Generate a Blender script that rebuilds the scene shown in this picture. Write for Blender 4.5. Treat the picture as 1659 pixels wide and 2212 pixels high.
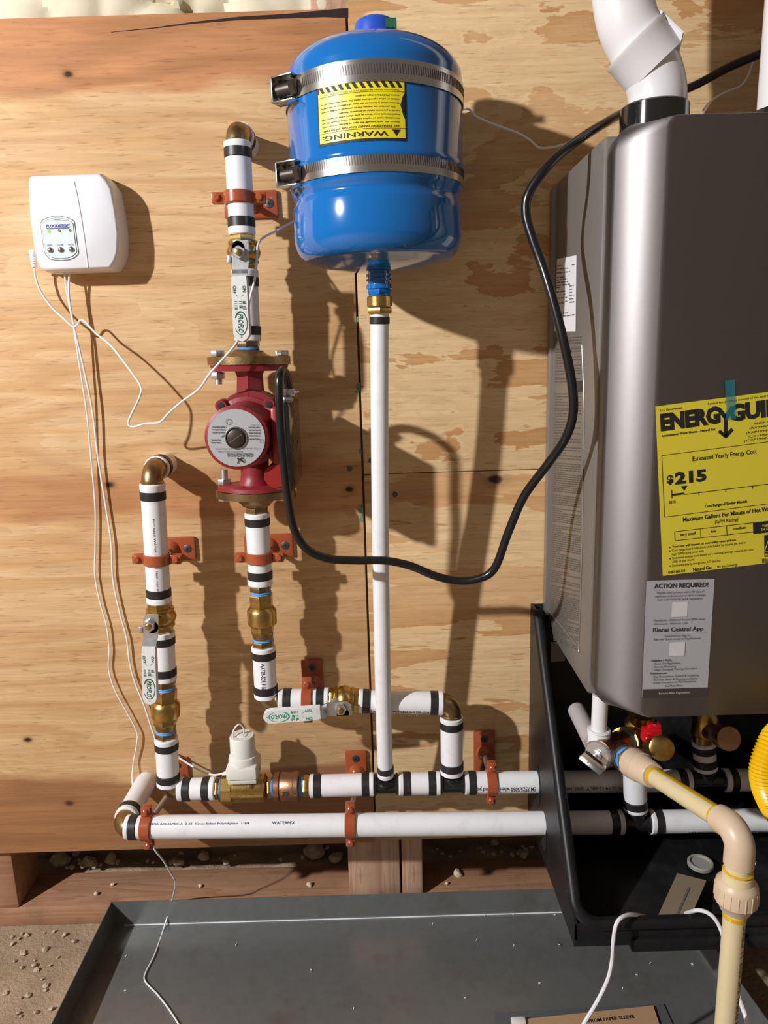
import bpy, bmesh, math, random
from mathutils import Vector, Matrix

for o in list(bpy.data.objects):
    bpy.data.objects.remove(o, do_unlink=True)
scene = bpy.context.scene
COL = scene.collection
random.seed(7)
rnd = random.random

# ------------------------------------------------------------------ camera
W, H, FPX = 1659.0, 2212.0, 1600.0
CX, CY = W / 2, H / 2
CAM = Vector((0.0, -1.15, 1.0))
PITCH, ROLL, YAW = math.radians(12.0), math.radians(1.7), math.radians(0.0)
_F = Vector((0, math.cos(PITCH), -math.sin(PITCH)))
_U0 = Vector((0, math.sin(PITCH), math.cos(PITCH)))
_R0 = Vector((1, 0, 0))
RR = _R0 * math.cos(ROLL) - _U0 * math.sin(ROLL)
UU = _U0 * math.cos(ROLL) + _R0 * math.sin(ROLL)
FF = _F
cam_d = bpy.data.cameras.new('camera')
cam = bpy.data.objects.new('camera', cam_d)
COL.objects.link(cam)
cam.matrix_world = Matrix(((RR.x, UU.x, -FF.x, CAM.x), (RR.y, UU.y, -FF.y, CAM.y),
                           (RR.z, UU.z, -FF.z, CAM.z), (0, 0, 0, 1)))
cam_d.sensor_fit = 'VERTICAL'
cam_d.sensor_height = 24.0
cam_d.lens = FPX / H * 24.0
cam_d.clip_start = 0.02
scene.camera = cam

# ------------------------------------------------------------------ light
world = bpy.data.worlds.new('room_air')
scene.world = world
world.use_nodes = True
bg = world.node_tree.nodes['Background']
bg.inputs[0].default_value = (0.285, 0.225, 0.18, 1)
bg.inputs[1].default_value = 0.62

def lamp(name, loc, power, col, size):
    d = bpy.data.lights.new(name, 'POINT')
    d.energy = power
    d.color = col
    d.shadow_soft_size = size
    o = bpy.data.objects.new(name, d)
    COL.objects.link(o)
    o.location = loc
    return o
lamp('ceiling_bulb', (-2.0, -1.75, 2.0), 400, (0.98, 0.98, 1.0), 0.035)

scene.view_settings.view_transform = 'Standard'
scene.view_settings.look = 'None'
scene.view_settings.exposure = 0.0
scene.view_settings.gamma = 1.0
scene.view_settings.use_curve_mapping = False

# ------------------------------------------------------------------ picture geometry
def ray(px, py):
    return FF * FPX + RR * (px - CX) - UU * (py - CY)
def P(px, py, s=0.0):
    """point seen at a pixel, at distance s in front of the plywood"""
    d = ray(px, py)
    return CAM + d * ((-s - CAM.y) / d.y)
def PX(px, py, x):
    d = ray(px, py)
    return CAM + d * ((x - CAM.x) / d.x)
def PZ(px, py, z):
    d = ray(px, py)
    return CAM + d * ((z - CAM.z) / d.z)

# ------------------------------------------------------------------ materials
MATS = {}
def rgb(r, g, b):
    f = lambda c: (c / 255 / 12.92) if c / 255 <= 0.04045 else ((c / 255 + 0.055) / 1.055) ** 2.4
    return (f(r), f(g), f(b))
class NT:
    def __init__(self, name):
        self.m = bpy.data.materials.new(name)
        self.m.use_nodes = True
        self.t = self.m.node_tree
        self.b = self.t.nodes['Principled BSDF']
    def n(self, typ, **kw):
        nd = self.t.nodes.new(typ)
        for k, v in kw.items():
            if k.startswith('i_'):
                key = k[2:]
                key = int(key) if key.isdigit() else key.replace('_', ' ')
                nd.inputs[key].default_value = v
            else:
                setattr(nd, k, v)
        return nd
    def l(self, a, b):
        self.t.links.new(a, b)
    def math(self, op, a, b=None, c=None, clamp=False):
        nd = self.t.nodes.new('ShaderNodeMath')
        nd.operation = op
        nd.use_clamp = clamp
        for i, v in enumerate((a, b, c)):
            if v is None: continue
            if isinstance(v, (int, float)): nd.inputs[i].default_value = v
            else: self.l(v, nd.inputs[i])
        return nd.outputs[0]
    def mix(self, fac, a, b, mode='MIX'):
        nd = self.t.nodes.new('ShaderNodeMix')
        nd.data_type = 'RGBA'
        nd.blend_type = mode
        ins = [nd.inputs[0], nd.inputs[6], nd.inputs[7]]
        for i, v in zip(ins, (fac, a, b)):
            if isinstance(v, (int, float)): i.default_value = v
            elif isinstance(v, tuple): i.default_value = (*v[:3], 1)
            else: self.l(v, i)
        return nd.outputs[2]
    def ramp(self, fac, stops, interp='LINEAR'):
        nd = self.t.nodes.new('ShaderNodeValToRGB')
        nd.color_ramp.interpolation = interp
        els = nd.color_ramp.elements
        while len(els) < len(stops): els.new(0.5)
        for e, (p, c) in zip(els, stops):
            e.position = p
            e.color = (c, c, c, 1) if isinstance(c, (int, float)) else (*c, 1)
        self.l(fac, nd.inputs[0])
        return nd.outputs[0]
    def coord(self, scale=(1, 1, 1), loc=(0, 0, 0), kind='Object', rot=(0, 0, 0)):
        tc = self.t.nodes.new('ShaderNodeTexCoord')
        mp = self.t.nodes.new('ShaderNodeMapping')
        mp.inputs['Scale'].default_value = scale
        mp.inputs['Location'].default_value = loc
        mp.inputs['Rotation'].default_value = rot
        self.l(tc.outputs[kind], mp.inputs[0])
        return mp.outputs[0]
    def noise(self, vec, scale=5, detail=3, rough=0.5, dist=0.0):
        nd = self.n('ShaderNodeTexNoise')
        nd.inputs['Scale'].default_value = scale
        nd.inputs['Detail'].default_value = detail
        nd.inputs['Roughness'].default_value = rough
        nd.inputs['Distortion'].default_value = dist
        self.l(vec, nd.inputs['Vector'])
        return nd.outputs['Fac']
    def bump(self, h, strength=0.2, dist=0.002):
        nd = self.n('ShaderNodeBump')
        nd.inputs['Strength'].default_value = strength
        nd.inputs['Distance'].default_value = dist
        self.l(h, nd.inputs['Height'])
        self.l(nd.outputs[0], self.b.inputs['Normal'])
    def set(self, key, v):
        if hasattr(v, 'is_linked') or hasattr(v, 'node'): self.l(v, self.b.inputs[key])
        elif isinstance(v, tuple): self.b.inputs[key].default_value = (*v[:3], 1)
        else: self.b.inputs[key].default_value = v

def mat(name, col, rough=0.5, metal=0.0, var=0.08, vscale=30, bump=0.0, bscale=200, coat=0.0, spec=0.5, dirt=None, emit=None, alpha=1, aniso=None):
    """plain procedural material: base colour with slight mottling, optional relief"""
    if name in MATS: return MATS[name]
    N = NT(name)
    v = N.coord()
    n = N.noise(v, vscale, 4, 0.6)
    f = N.math('MULTIPLY_ADD', n, 2 * var, 1 - var)
    c = N.mix(1.0, col, f, 'MULTIPLY')
    if dirt:
        dcol, amt, dsc = dirt
        d = N.noise(N.coord(loc=(3, 1, 2)), dsc, 6, 0.7)
        d = N.ramp(d, [(0.5, 0.0), (0.78, amt)])
        c = N.mix(d, c, dcol)
    N.set('Base Color', c)
    N.set('Roughness', rough)
    N.set('Metallic', metal)
    N.set('Specular IOR Level', spec)
    if coat:
        N.set('Coat Weight', coat); N.set('Coat Roughness', 0.06)
    if bump:
        N.bump(N.noise(v if not aniso else N.coord(scale=aniso), bscale, 3), bump, 0.001)
    if emit:
        N.set('Emission Color', emit[0]); N.set('Emission Strength', emit[1])
    if alpha < 1:
        N.set('Alpha', alpha)
    MATS[name] = N.m
    return N.m

def plywood(name, light, mid, dark, bands, sx, sz, seed, sharp, red=None, knots=(), streak=0.5):
    N = NT(name)
    v = N.coord(scale=(sx, 1, sz), loc=(seed, 0, seed * 1.7))
    warp = N.noise(N.coord(scale=(1.2, 1, 3.0), loc=(seed * 2, 0, 0)), 2.0, 2)
    h = N.noise(v, 1.0, 6 if sharp > .5 else 2.6, 0.50 + 0.08 * sharp, 0.30)
    h = N.math('MULTIPLY_ADD', warp, 0.30, h)
    hb = N.math('MULTIPLY', h, bands)
    saw = N.math('FRACT', hb)
    if sharp > 0.5:
        band = N.ramp(saw, [(0.0, 1.0), (0.015, 0.0), (0.44, 0.0), (0.465, 0.9), (0.75, 0.75), (1.0, 1.0)])
    else:
        band = N.ramp(saw, [(0.0, 0.1), (0.30, 0.0), (0.62, 0.7), (0.82, 0.75), (1.0, 0.1)])
    lines = N.math('FRACT', N.math('MULTIPLY', hb, 5.0))
    lines = N.ramp(lines, [(0.0, 0.0), (0.75, 0.7), (0.95, 1.0), (1.0, 0.0)])
    big = N.ramp(N.noise(N.coord(scale=(0.7, 1, 5.0), loc=(seed, 0, 4)), 1.6, 3), [(0.34, 0.45), (0.56, 1.0)])
    wv = N.n('ShaderNodeCombineXYZ'); sx_ = N.n('ShaderNodeSeparateXYZ'); N.l(N.coord(), sx_.inputs[0])
    N.l(N.math('MULTIPLY', sx_.outputs[0], 1.5), wv.inputs[0])
    N.l(N.math('MULTIPLY', N.math('MULTIPLY_ADD', h, 0.20, sx_.outputs[2]), 46), wv.inputs[2])
    stk = N.noise(wv.outputs[0], 1.0, 5, 0.62)
    fine = N.noise(N.coord(scale=(7, 1, 200)), 1.0, 4, 0.65)
    pore = N.ramp(N.noise(N.coord(scale=(26, 1, 400), loc=(1, 0, 5)), 1.0, 2), [(0.60, 0.0), (0.70, 1.0)])
    c = N.mix(N.math('MULTIPLY', band, big), light, mid)
    c = N.mix(N.math('MULTIPLY', lines, 0.20 if sharp > .5 else 0.42), c, mid)
    c = N.mix(N.math('MULTIPLY', N.ramp(stk, [(0.46, 0.0), (0.72, 1.0)]), streak), c, mid)
    c = N.mix(N.math('MULTIPLY', N.ramp(stk, [(0.28, 1.0), (0.45, 0.0)]), streak), c, tuple(min(1, q * 1.12) for q in light))
    if sharp < 0.5:
        c = N.mix(N.math('MULTIPLY', N.ramp(saw, [(0.70, 0.0), (0.84, 1.0), (0.95, 0.0)]), 0.10), c, dark)
    c = N.mix(1.0, c, N.math('MULTIPLY_ADD', fine, 0.62, 0.69), 'MULTIPLY')
    if red:
        sep = N.n('ShaderNodeSeparateXYZ')
        N.l(N.coord(), sep.inputs[0])
        z = N.math('MULTIPLY_ADD', N.noise(N.coord(scale=(1.6, 1, 7)), 2.0, 3), 0.10, sep.outputs[2])
        for (z0, z1, col, a) in red:
            up = N.math('MULTIPLY', N.math('SUBTRACT', z, z0), 60, clamp=True)
            dn = N.math('MULTIPLY', N.math('SUBTRACT', z1, z), 60, clamp=True)
            cc = N.mix(1.0, col, N.math('MULTIPLY_ADD', band, -0.28, 1.12), 'MULTIPLY')
            cc = N.mix(N.math('MULTIPLY', N.ramp(stk, [(0.42, 0.0), (0.75, 1.0)]), 0.45), cc, dark)
            cc = N.mix(1.0, cc, N.math('MULTIPLY_ADD', fine, 0.62, 0.69), 'MULTIPLY')
            c = N.mix(N.math('MULTIPLY', N.math('MULTIPLY', up, dn), a), c, cc)
    c = N.mix(N.math('MULTIPLY', pore, 0.55), c, dark)
    for (k, r) in knots:
        vd = N.n('ShaderNodeVectorMath', operation='DISTANCE')
        N.l(N.coord(scale=(0.62, 0, 1.0)), vd.inputs[0])
        vd.inputs[1].default_value = (k.x * 0.62, 0, k.z)
        dd = N.math('ADD', vd.outputs['Value'], N.math('MULTIPLY', N.noise(N.coord(), 90, 2), r * 0.7))
        kf = N.ramp(dd, [(r * 0.9, 1.0), (r * 1.15, 0.8), (r * 1.3, 0.25), (r * 2.6, 0.0)])
        c = N.mix(kf, c, (0.045, 0.018, 0.008))
    N.set('Base Color', c)
    N.set('Roughness', 0.62)
    N.set('Specular IOR Level', 0.3)
    N.bump(N.math('ADD', fine, N.math('MULTIPLY', pore, -0.6)), 0.25, 0.0012)
    return N.m

def lumber(name, light, dark, axis, ring=34):
    N = NT(name)
    sc = {'x': (1.0, 14, 14), 'z': (14, 14, 1.0), 'y': (14, 1.0, 14)}[axis]
    h = N.noise(N.coord(scale=sc), 1.3, 3, 0.5, 0.5)
    saw = N.math('FRACT', N.math('MULTIPLY', h, ring / 4))
    c = N.mix(N.ramp(saw, [(0, 0.0), (0.7, 0.6), (0.95, 1.0), (1, 0.1)]), light, dark)
    f = N.noise(N.coord(scale=tuple(k * 9 for k in sc)), 1.0, 3)
    c = N.mix(1.0, c, N.math('MULTIPLY_ADD', f, 0.4, 0.8), 'MULTIPLY')
    d = N.ramp(N.noise(N.coord(), 14, 5, 0.7), [(0.52, 0.0), (0.75, 0.55)])
    c = N.mix(d, c, (0.13, 0.085, 0.055))
    N.set('Base Color', c); N.set('Roughness', 0.75); N.set('Specular IOR Level', 0.25)
    N.bump(f, 0.25, 0.001)
    return N.m

def brushed(name, col, rough, scale, metal=1.0, amt=0.10, stain=None):
    N = NT(name)
    n = N.noise(N.coord(scale=scale), 1.0, 3, 0.6)
    c = N.mix(1.0, col, N.math('MULTIPLY_ADD', n, amt * 2, 1 - amt), 'MULTIPLY')
    if stain:
        d = N.ramp(N.noise(N.coord(), stain[1], 6, 0.7), [(0.52, 0.0), (0.72, stain[2])])
        c = N.mix(d, c, stain[0])
    N.set('Base Color', c); N.set('Metallic', metal)
    N.set('Roughness', N.math('MULTIPLY_ADD', n, 0.12, rough - 0.06))
    N.bump(n, 0.04, 0.0005)
    return N.m

def aniso_metal(name, col, rough, an):
    """metallic paint rubbed along the horizontal, so its highlight stretches upright"""
    N = NT(name)
    n = N.noise(N.coord(scale=(160, 160, 120)), 1.0, 3, 0.6)
    N.set('Base Color', N.mix(1.0, col, N.math('MULTIPLY_ADD', n, 0.10, 0.95), 'MULTIPLY'))
    N.set('Metallic', 0.95); N.set('Roughness', rough); N.set('Anisotropic', an); N.set('Anisotropic Rotation', 0.25)
    tg = N.n('ShaderNodeTangent', direction_type='RADIAL', axis='Z')
    N.l(tg.outputs[0], N.b.inputs['Tangent'])
    return N.m

M_PEX = mat('white_pex', (0.80, 0.80, 0.81), 0.33, var=0.02, vscale=60, dirt=((0.42, 0.38, 0.34), 0.28, 45))
M_RING = mat('black_crimp', (0.028, 0.026, 0.026), 0.42, var=0.2, vscale=120, metal=0.3)
M_POLY = mat('black_poly', (0.012, 0.012, 0.013), 0.22, var=0.2)
M_BRASS = mat('yellow_brass', (0.56, 0.37, 0.12), 0.30, 1.0, var=0.16, vscale=160, bump=0.12, bscale=500, dirt=((0.20, 0.12, 0.05), 0.6, 60))
M_DBRASS = mat('aged_brass', (0.34, 0.235, 0.11), 0.36, 1.0, var=0.2, vscale=110, bump=0.15, bscale=400, dirt=((0.13, 0.085, 0.045), 0.7, 70))
M_BRONZE = mat('cast_bronze', (0.40, 0.225, 0.13), 0.42, 1.0, var=0.2, vscale=140, bump=0.25, bscale=350)
M_TAPE = mat('blue_thread_tape', (0.12, 0.33, 0.72), 0.5, var=0.25, vscale=300, bump=0.5, bscale=700)
M_RUST = mat('rust_enamel', (0.36, 0.078, 0.028), 0.26, var=0.1, vscale=60, coat=0.35)
M_ZINC = mat('zinc_steel', (0.60, 0.61, 0.62), 0.42, 1.0, var=0.15, vscale=200, bump=0.1)
M_STEEL = mat('bright_steel', (0.66, 0.65, 0.63), 0.22, 1.0, var=0.1, vscale=200)
M_SCREW = mat('grey_screw', (0.10, 0.10, 0.10), 0.45, 0.8)
M_BLACK = mat('flat_black_ink', (0.010, 0.010, 0.010), 0.6, var=0.1)
M_RED = mat('red_cast_iron', (0.235, 0.018, 0.024), 0.42, var=0.12, vscale=80, bump=0.18, bscale=420)
M_REDBOX = mat('red_terminal_box', (0.30, 0.016, 0.014), 0.34, var=0.06)
M_PLATE = mat('nameplate_silver', (0.50, 0.51, 0.53), 0.42, 0.35, var=0.04)
M_GLOSSBLK = mat('glossy_black', (0.012, 0.012, 0.011), 0.13, var=0.2, coat=0.5)
M_CORD = mat('black_rubber', (0.008, 0.008, 0.009), 0.28, var=0.2)
M_WIRE = mat('white_wire', (0.76, 0.76, 0.77), 0.38, var=0.04)
M_BLUE = mat('blue_tank_enamel', (0.003, 0.135, 0.44), 0.13, var=0.02, vscale=12, coat=0.6)
M_BLUECAP = mat('deep_blue_sticker', (0.018, 0.085, 0.50), 0.35)
M_GREEN = mat('green_ink', (0.015, 0.10, 0.045), 0.5)
M_TEAL = mat('teal_ink', (0.01, 0.30, 0.16), 0.5)
M_YEL = mat('yellow_label', (0.80, 0.66, 0.015), 0.40, var=0.03)
M_YEL2 = mat('yellow_paper', (0.63, 0.52, 0.030), 0.62, var=0.04, vscale=10)
M_WPL = mat('white_plastic', (0.76, 0.76, 0.79), 0.36, var=0.015, vscale=8)
M_IVORY = mat('ivory_plastic', (0.72, 0.71, 0.65), 0.36, var=0.03)
M_GRIP = mat('white_vinyl_grip', (0.70, 0.71, 0.69), 0.36, var=0.05, vscale=60, dirt=((0.4, 0.38, 0.30), 0.3, 70))
M_PVC = mat('white_pvc', (0.74, 0.735, 0.74), 0.30, var=0.02, vscale=20)
M_CPVC = mat('cream_cpvc', (0.66, 0.55, 0.32), 0.36, var=0.05, vscale=50)
M_CPVC2 = mat('tan_cpvc_fitting', (0.62, 0.47, 0.33), 0.40, var=0.05, vscale=60)
M_GLUE = mat('yellow_primer_glue', (0.62, 0.37, 0.012), 0.22, var=0.15, vscale=90)
M_GAS = mat('yellow_gas_hose', (0.80, 0.48, 0.004), 0.30, var=0.05)
M_BIN = mat('black_bin_plastic', (0.009, 0.009, 0.010), 0.42, var=0.3, vscale=25, dirt=((0.05, 0.048, 0.045), 0.4, 22), bump=0.1, bscale=60, spec=0.3)
M_GREYINK = mat('grey_print', (0.16, 0.14, 0.12), 0.6)
M_PAPER = mat('white_paper', (0.74, 0.75, 0.78), 0.55, var=0.02)
M_GPAPER = mat('grey_card', (0.36, 0.36, 0.38), 0.55, var=0.03)
M_DPAPER = mat('charcoal_card', (0.040, 0.035, 0.034), 0.55)
M_CARD = mat('brown_cardboard', (0.44, 0.27, 0.14), 0.8, var=0.08, vscale=60, bump=0.2, bscale=300)
M_FOAM = mat('spray_foam', (0.66, 0.60, 0.44), 0.75, var=0.10, vscale=16, bump=0.25, bscale=120)
M_STONE = mat('pale_stone', (0.52, 0.42, 0.30), 0.85, var=0.25, vscale=50, bump=0.5, bscale=160)
M_REDH = mat('red_handle', (0.60, 0.008, 0.014), 0.25, var=0.03, coat=0.3)
M_GREYPVC = mat('grey_pipe', (0.42, 0.40, 0.38), 0.45, var=0.05)
M_TEALTAPE = mat('teal_tape', (0.02, 0.22, 0.24), 0.35, alpha=0.55)
M_LEDG = mat('green_led', (0.1, 0.9, 0.05), 0.3, emit=((0.15, 1.0, 0.05), 1.6))
M_DGREY = mat('dark_grey_dot', (0.10, 0.10, 0.10), 0.5)
M_CRACK = mat('dark_split', (0.022, 0.008, 0.007), 0.9, var=0.4, vscale=90)
M_CONC = mat('brown_soil_wall', (0.19, 0.135, 0.085), 0.95, var=0.3, vscale=18, bump=0.6, bscale=60)

# ------------------------------------------------------------------ mesh helpers
def frame_from(axis, hint=None):
    a = Vector(axis).normalized()
    h = Vector(hint) if hint is not None else (Vector((0, -1, 0)) if abs(a.y) < 0.9 else Vector((0, 0, 1)))
    u = (h - a * h.dot(a)).normalized()
    return a, u, a.cross(u)

class MB:
    def __init__(self):
        self.v, self.f, self.sm = [], [], []
    def add(self, vs, fs, smooth=False):
        b = len(self.v)
        self.v += [Vector(p) for p in vs]
        self.f += [[i + b for i in f] for f in fs]
        self.sm += [smooth] * len(fs)
        return self
    def lathe(self, p0, axis, prof, seg=24, smooth=True, cap=True, hint=None, phase=0.0):
        """profile [(t along axis, radius)] turned about axis through p0"""
        a, u, w = frame_from(axis, hint)
        p0 = Vector(p0)
        vs = []
        for (t, r) in prof:
            for k in range(seg):
                an = 2 * math.pi * k / seg + phase
                vs.append(p0 + a * t + (u * math.cos(an) + w * math.sin(an)) * r)
        fs = []
        for i in range(len(prof) - 1):
            for k in range(seg):
                k2 = (k + 1) % seg
                fs.append([i * seg + k, i * seg + k2, (i + 1) * seg + k2, (i + 1) * seg + k])
        self.add(vs, fs, smooth)
        if cap:
            b = len(self.v) - len(vs)
            self.f.append([b + k for k in reversed(range(seg))]); self.sm.append(False)
            self.f.append([b + (len(prof) - 1) * seg + k for k in range(seg)]); self.sm.append(False)
        return self
    def cyl(self, p0, p1, r, r1=None, seg=20, bev=0.0, smooth=True, hint=None, phase=0.0):
        p0, p1 = Vector(p0), Vector(p1)
        L = (p1 - p0).length
        r1 = r if r1 is None else r1
        if bev:
            prof = [(0, r - bev), (bev, r), (L - bev, r1), (L, r1 - bev)]
        else:
            prof = [(0, r), (L, r1)]
        return self.lathe(p0, p1 - p0, prof, seg, smooth, True, hint, phase)
    def hexn(self, p0, p1, r, hint=None, bev=None):
        bev = r * 0.10 if bev is None else bev
        L = (Vector(p1) - Vector(p0)).length
        return self.lathe(p0, Vector(p1) - Vector(p0), [(0, r * .93), (bev, r), (L - bev, r), (L, r * .93)], 6, False, True, hint)
    def band(self, p0, axis, w, r0, r1, seg=28):
        """open ring: inner radius r0, outer radius r1, centred at p0"""
        h = w / 2
        a, u, wv = frame_from(axis)
        b = min(0.0012, (r1 - r0) * 0.4)
        prof = [(-h, r0), (-h, r1 - b), (-h + b, r1), (h - b, r1), (h, r1 - b), (h, r0), (-h, r0)]
        return self.lathe(p0, axis, prof, seg, True, False)
    def tube(self, pts, r, seg=10, cap=True, rfun=None):
        pts = [Vector(p) for p in pts]
        n = len(pts)
        t0 = (pts[1] - pts[0]).normalized()
        a, u, w = frame_from(t0)
        vs = []
        for i in range(n):
            t = (pts[min(i + 1, n - 1)] - pts[max(i - 1, 0)]).normalized()
            u = (u - t * u.dot(t)).normalized()
            w = t.cross(u)
            rr = rfun(i) if rfun else r
            for k in range(seg):
                an = 2 * math.pi * k / seg
                vs.append(pts[i] + (u * math.cos(an) + w * math.sin(an)) * rr)
        fs = []
        for i in range(n - 1):
            for k in range(seg):
                k2 = (k + 1) % seg
                fs.append([i * seg + k, i * seg + k2, (i + 1) * seg + k2, (i + 1) * seg + k])
        self.add(vs, fs, True)
        if cap:
            b = len(self.v) - len(vs)
            self.f.append([b + k for k in reversed(range(seg))]); self.sm.append(False)
            self.f.append([b + (n - 1) * seg + k for k in range(seg)]); self.sm.append(False)
        return self
    def box(self, c, sx, sy, sz, ax=None, bev=0.0):
        """box centred at c with full sizes along frame axes ax=(u,v,w); chamfered when bev"""
        c = Vector(c)
        u, v, w = ax if ax else (Vector((1, 0, 0)), Vector((0, 1, 0)), Vector((0, 0, 1)))
        bm = bmesh.new()
        bmesh.ops.create_cube(bm, size=1)
        for q in bm.verts:
            q.co = Vector((q.co.x * sx, q.co.y * sy, q.co.z * sz))
        if bev:
            bmesh.ops.bevel(bm, geom=list(bm.edges), offset=bev, segments=2, affect='EDGES', profile=0.5)
        bm.verts.index_update()
        vs = [c + u * q.co.x + v * q.co.y + w * q.co.z for q in bm.verts]
        fs = [[q.index for q in f.verts] for f in bm.faces]
        if u.cross(v).dot(w) < 0: fs = [f[::-1] for f in fs]
        bm.free()
        return self.add(vs, fs, False)
    def bbox(self, lo, hi, bev=0.0):
        lo, hi = Vector(lo), Vector(hi)
        d = hi - lo
        return self.box((lo + hi) / 2, d.x, d.y, d.z, None, bev)
    def loft(self, rings, smooth=False, cap0=True, cap1=True):
        n = len(rings[0])
        vs = [Vector(p) for r in rings for p in r]
        fs = []
        for i in range(len(rings) - 1):
            for k in range(n):
                k2 = (k + 1) % n
                fs.append([i * n + k, i * n + k2, (i + 1) * n + k2, (i + 1) * n + k])
        if cap0: fs.append(list(reversed(range(n))))
        if cap1: fs.append([(len(rings) - 1) * n + k for k in range(n)])
        return self.add(vs, fs, smooth)
    def prism(self, poly, off):
        """polygon (3D points) thickened by vector off"""
        off = Vector(off)
        return self.loft([[Vector(p) for p in poly], [Vector(p) + off for p in poly]])
    def build(self, name, material, parent=None, label=None, fix=True):
        me = bpy.data.meshes.new(name)
        org = parent_origin(parent)
        me.from_pydata([tuple(p - org) for p in self.v], [], self.f)
        me.polygons.foreach_set('use_smooth', self.sm)
        if fix:
            bm = bmesh.new(); bm.from_mesh(me)
            bmesh.ops.recalc_face_normals(bm, faces=bm.faces)
            bm.to_mesh(me); bm.free()
        me.materials.append(material)
        try:
            me.set_sharp_from_angle(angle=math.radians(38))
        except Exception:
            pass
        o = bpy.data.objects.new(name, me)
        COL.objects.link(o)
        if parent is not None: o.parent = parent
        if label: o['label'] = label
        return o

def parent_origin(parent):
    org = Vector((0, 0, 0))
    while parent is not None:
        org += parent.location
        parent = parent.parent
    return org
def thing(name, label, cat, loc=(0, 0, 0), group=None):
    o = bpy.data.objects.new(name, None)
    o.empty_display_size = 0.02
    COL.objects.link(o)
    o.location = loc
    o['label'] = label; o['category'] = cat
    if group: o['group'] = group
    return o
def tag(o, label, cat, group=None, kind=None):
    o['label'] = label
    if cat: o['category'] = cat
    if group: o['group'] = group
    if kind: o['kind'] = kind
    return o
def struct(name, label, loc=(0, 0, 0)):
    o = bpy.data.objects.new(name, None)
    COL.objects.link(o); o.location = loc
    o['kind'] = 'structure'; o['label'] = label
    return o
def spline(pts, n=8):
    pts = [Vector(p) for p in pts]
    q = [pts[0] * 2 - pts[1]] + pts + [pts[-1] * 2 - pts[-2]]
    out = []
    for i in range(1, len(q) - 2):
        for k in range(n):
            t = k / n
            a, b, c, d = q[i - 1], q[i], q[i + 1], q[i + 2]
            out.append(0.5 * ((2 * b) + (c - a) * t + (2 * a - 5 * b + 4 * c - d) * t * t + (3 * b - a - 3 * c + d) * t ** 3))
    out.append(pts[-1])
    return out
def fillet(a, c, b, rad, n=8):
    """path a -> rounded corner c -> b"""
    a, c, b = Vector(a), Vector(c), Vector(b)
    u, v = (a - c).normalized(), (b - c).normalized()
    ang = u.angle(v)
    d = rad / math.tan(ang / 2)
    p, q = c + u * d, c + v * d
    bis = (u + v).normalized()
    ctr = c + bis * (rad / math.sin(ang / 2))
    x = (p - ctr).normalized(); e = (q - ctr).normalized()
    tot = x.angle(e)
    y = (e - x * x.dot(e)).normalized()
    arc = [ctr + (x * math.cos(tot * k / n) + y * math.sin(tot * k / n)) * rad for k in range(n + 1)]
    return [a] + arc + [b]

# ------------------------------------------------------------------ lettering
def text_flat(s, bold=0.0, shear=0.0):
    cu = bpy.data.curves.new('t', 'FONT')
    cu.body = s; cu.size = 1.0; cu.resolution_u = 2; cu.offset = bold; cu.shear = shear
    cu.fill_mode = 'FRONT'
    ob = bpy.data.objects.new('t', cu)
    COL.objects.link(ob)
    bpy.context.view_layer.update()
    me = ob.to_mesh()
    vs = [v.co.copy() for v in me.vertices]
    fs = [list(p.vertices) for p in me.polygons]
    ob.to_mesh_clear()
    bpy.data.objects.remove(ob); bpy.data.curves.remove(cu)
    x0 = min(v.x for v in vs); x1 = max(v.x for v in vs)
    y0 = min(v.y for v in vs); y1 = max(v.y for v in vs)
    return vs, fs, x0, x1, y0, y1
def text_on(mb, s, p0, p1, n, height=None, bold=0.0, shear=0.0, eps=0.0004):
    """lettering whose baseline runs from p0 to p1 on a plane with outward normal n"""
    vs, fs, x0, x1, y0, y1 = text_flat(s, bold, shear)
    p0, p1 = Vector(p0), Vector(p1)
    n = Vector(n).normalized()
    u = (p1 - p0); L = u.length; u.normalize()
    up = n.cross(u)
    k = L / (x1 - x0)
    ky = k if height is None else height / 0.72
    out = [p0 + u * (v.x - x0) * k + up * v.y * ky + n * eps for v in vs]
    mb.add(out, fs)
NV = Vector((0, -1, 0))
def text_px(mb, s, a, b, sd, hpx=None, bold=0.0, shear=0.0, eps=0.0004):
    p0, p1 = P(*a, sd), P(*b, sd)
    h = None
    if hpx: h = (P(a[0], a[1] - hpx, sd) - p0).length
    text_on(mb, s, p0, p1, NV, h, bold, shear, eps)
def text_cyl(mb, s, c0, axis, facing, start, length, r, bold=0.0, flip=False, eps=0.0004, h=None, roll=0.0):
    """lettering along a pipe: c0 axis point, starts at 'start' along axis"""
    vs, fs, x0, x1, y0, y1 = text_flat(s, bold)
    a, u, w = frame_from(axis, facing)
    k = length / (x1 - x0)
    ky = k if h is None else h / 0.72
    out = []
    for v in vs:
        t = start + (v.x - x0) * k
        an = ((v.y - 0.36) * ky) / r
        if flip:
            t = start + length - (v.x - x0) * k; an = -an
        an = an + roll
        out.append(Vector(c0) + a * t + (u * math.cos(an) - w * math.sin(an)) * (r + eps))
    mb.add(out, fs)
def quad_px(mb, pts, sd, eps=0.0):
    mb.add([P(x, y, sd) + NV * eps for x, y in pts], [list(range(len(pts)))])
def line_px(mb, a, b, wpx, sd, eps=0.0004):
    ax, ay = a; bx, by = b
    L = math.hypot(bx - ax, by - ay); nx, ny = -(by - ay) / L * wpx / 2, (bx - ax) / L * wpx / 2
    quad_px(mb, [(ax + nx, ay + ny), (bx + nx, by + ny), (bx - nx, by - ny), (ax - nx, ay - ny)], sd, eps)
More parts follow.
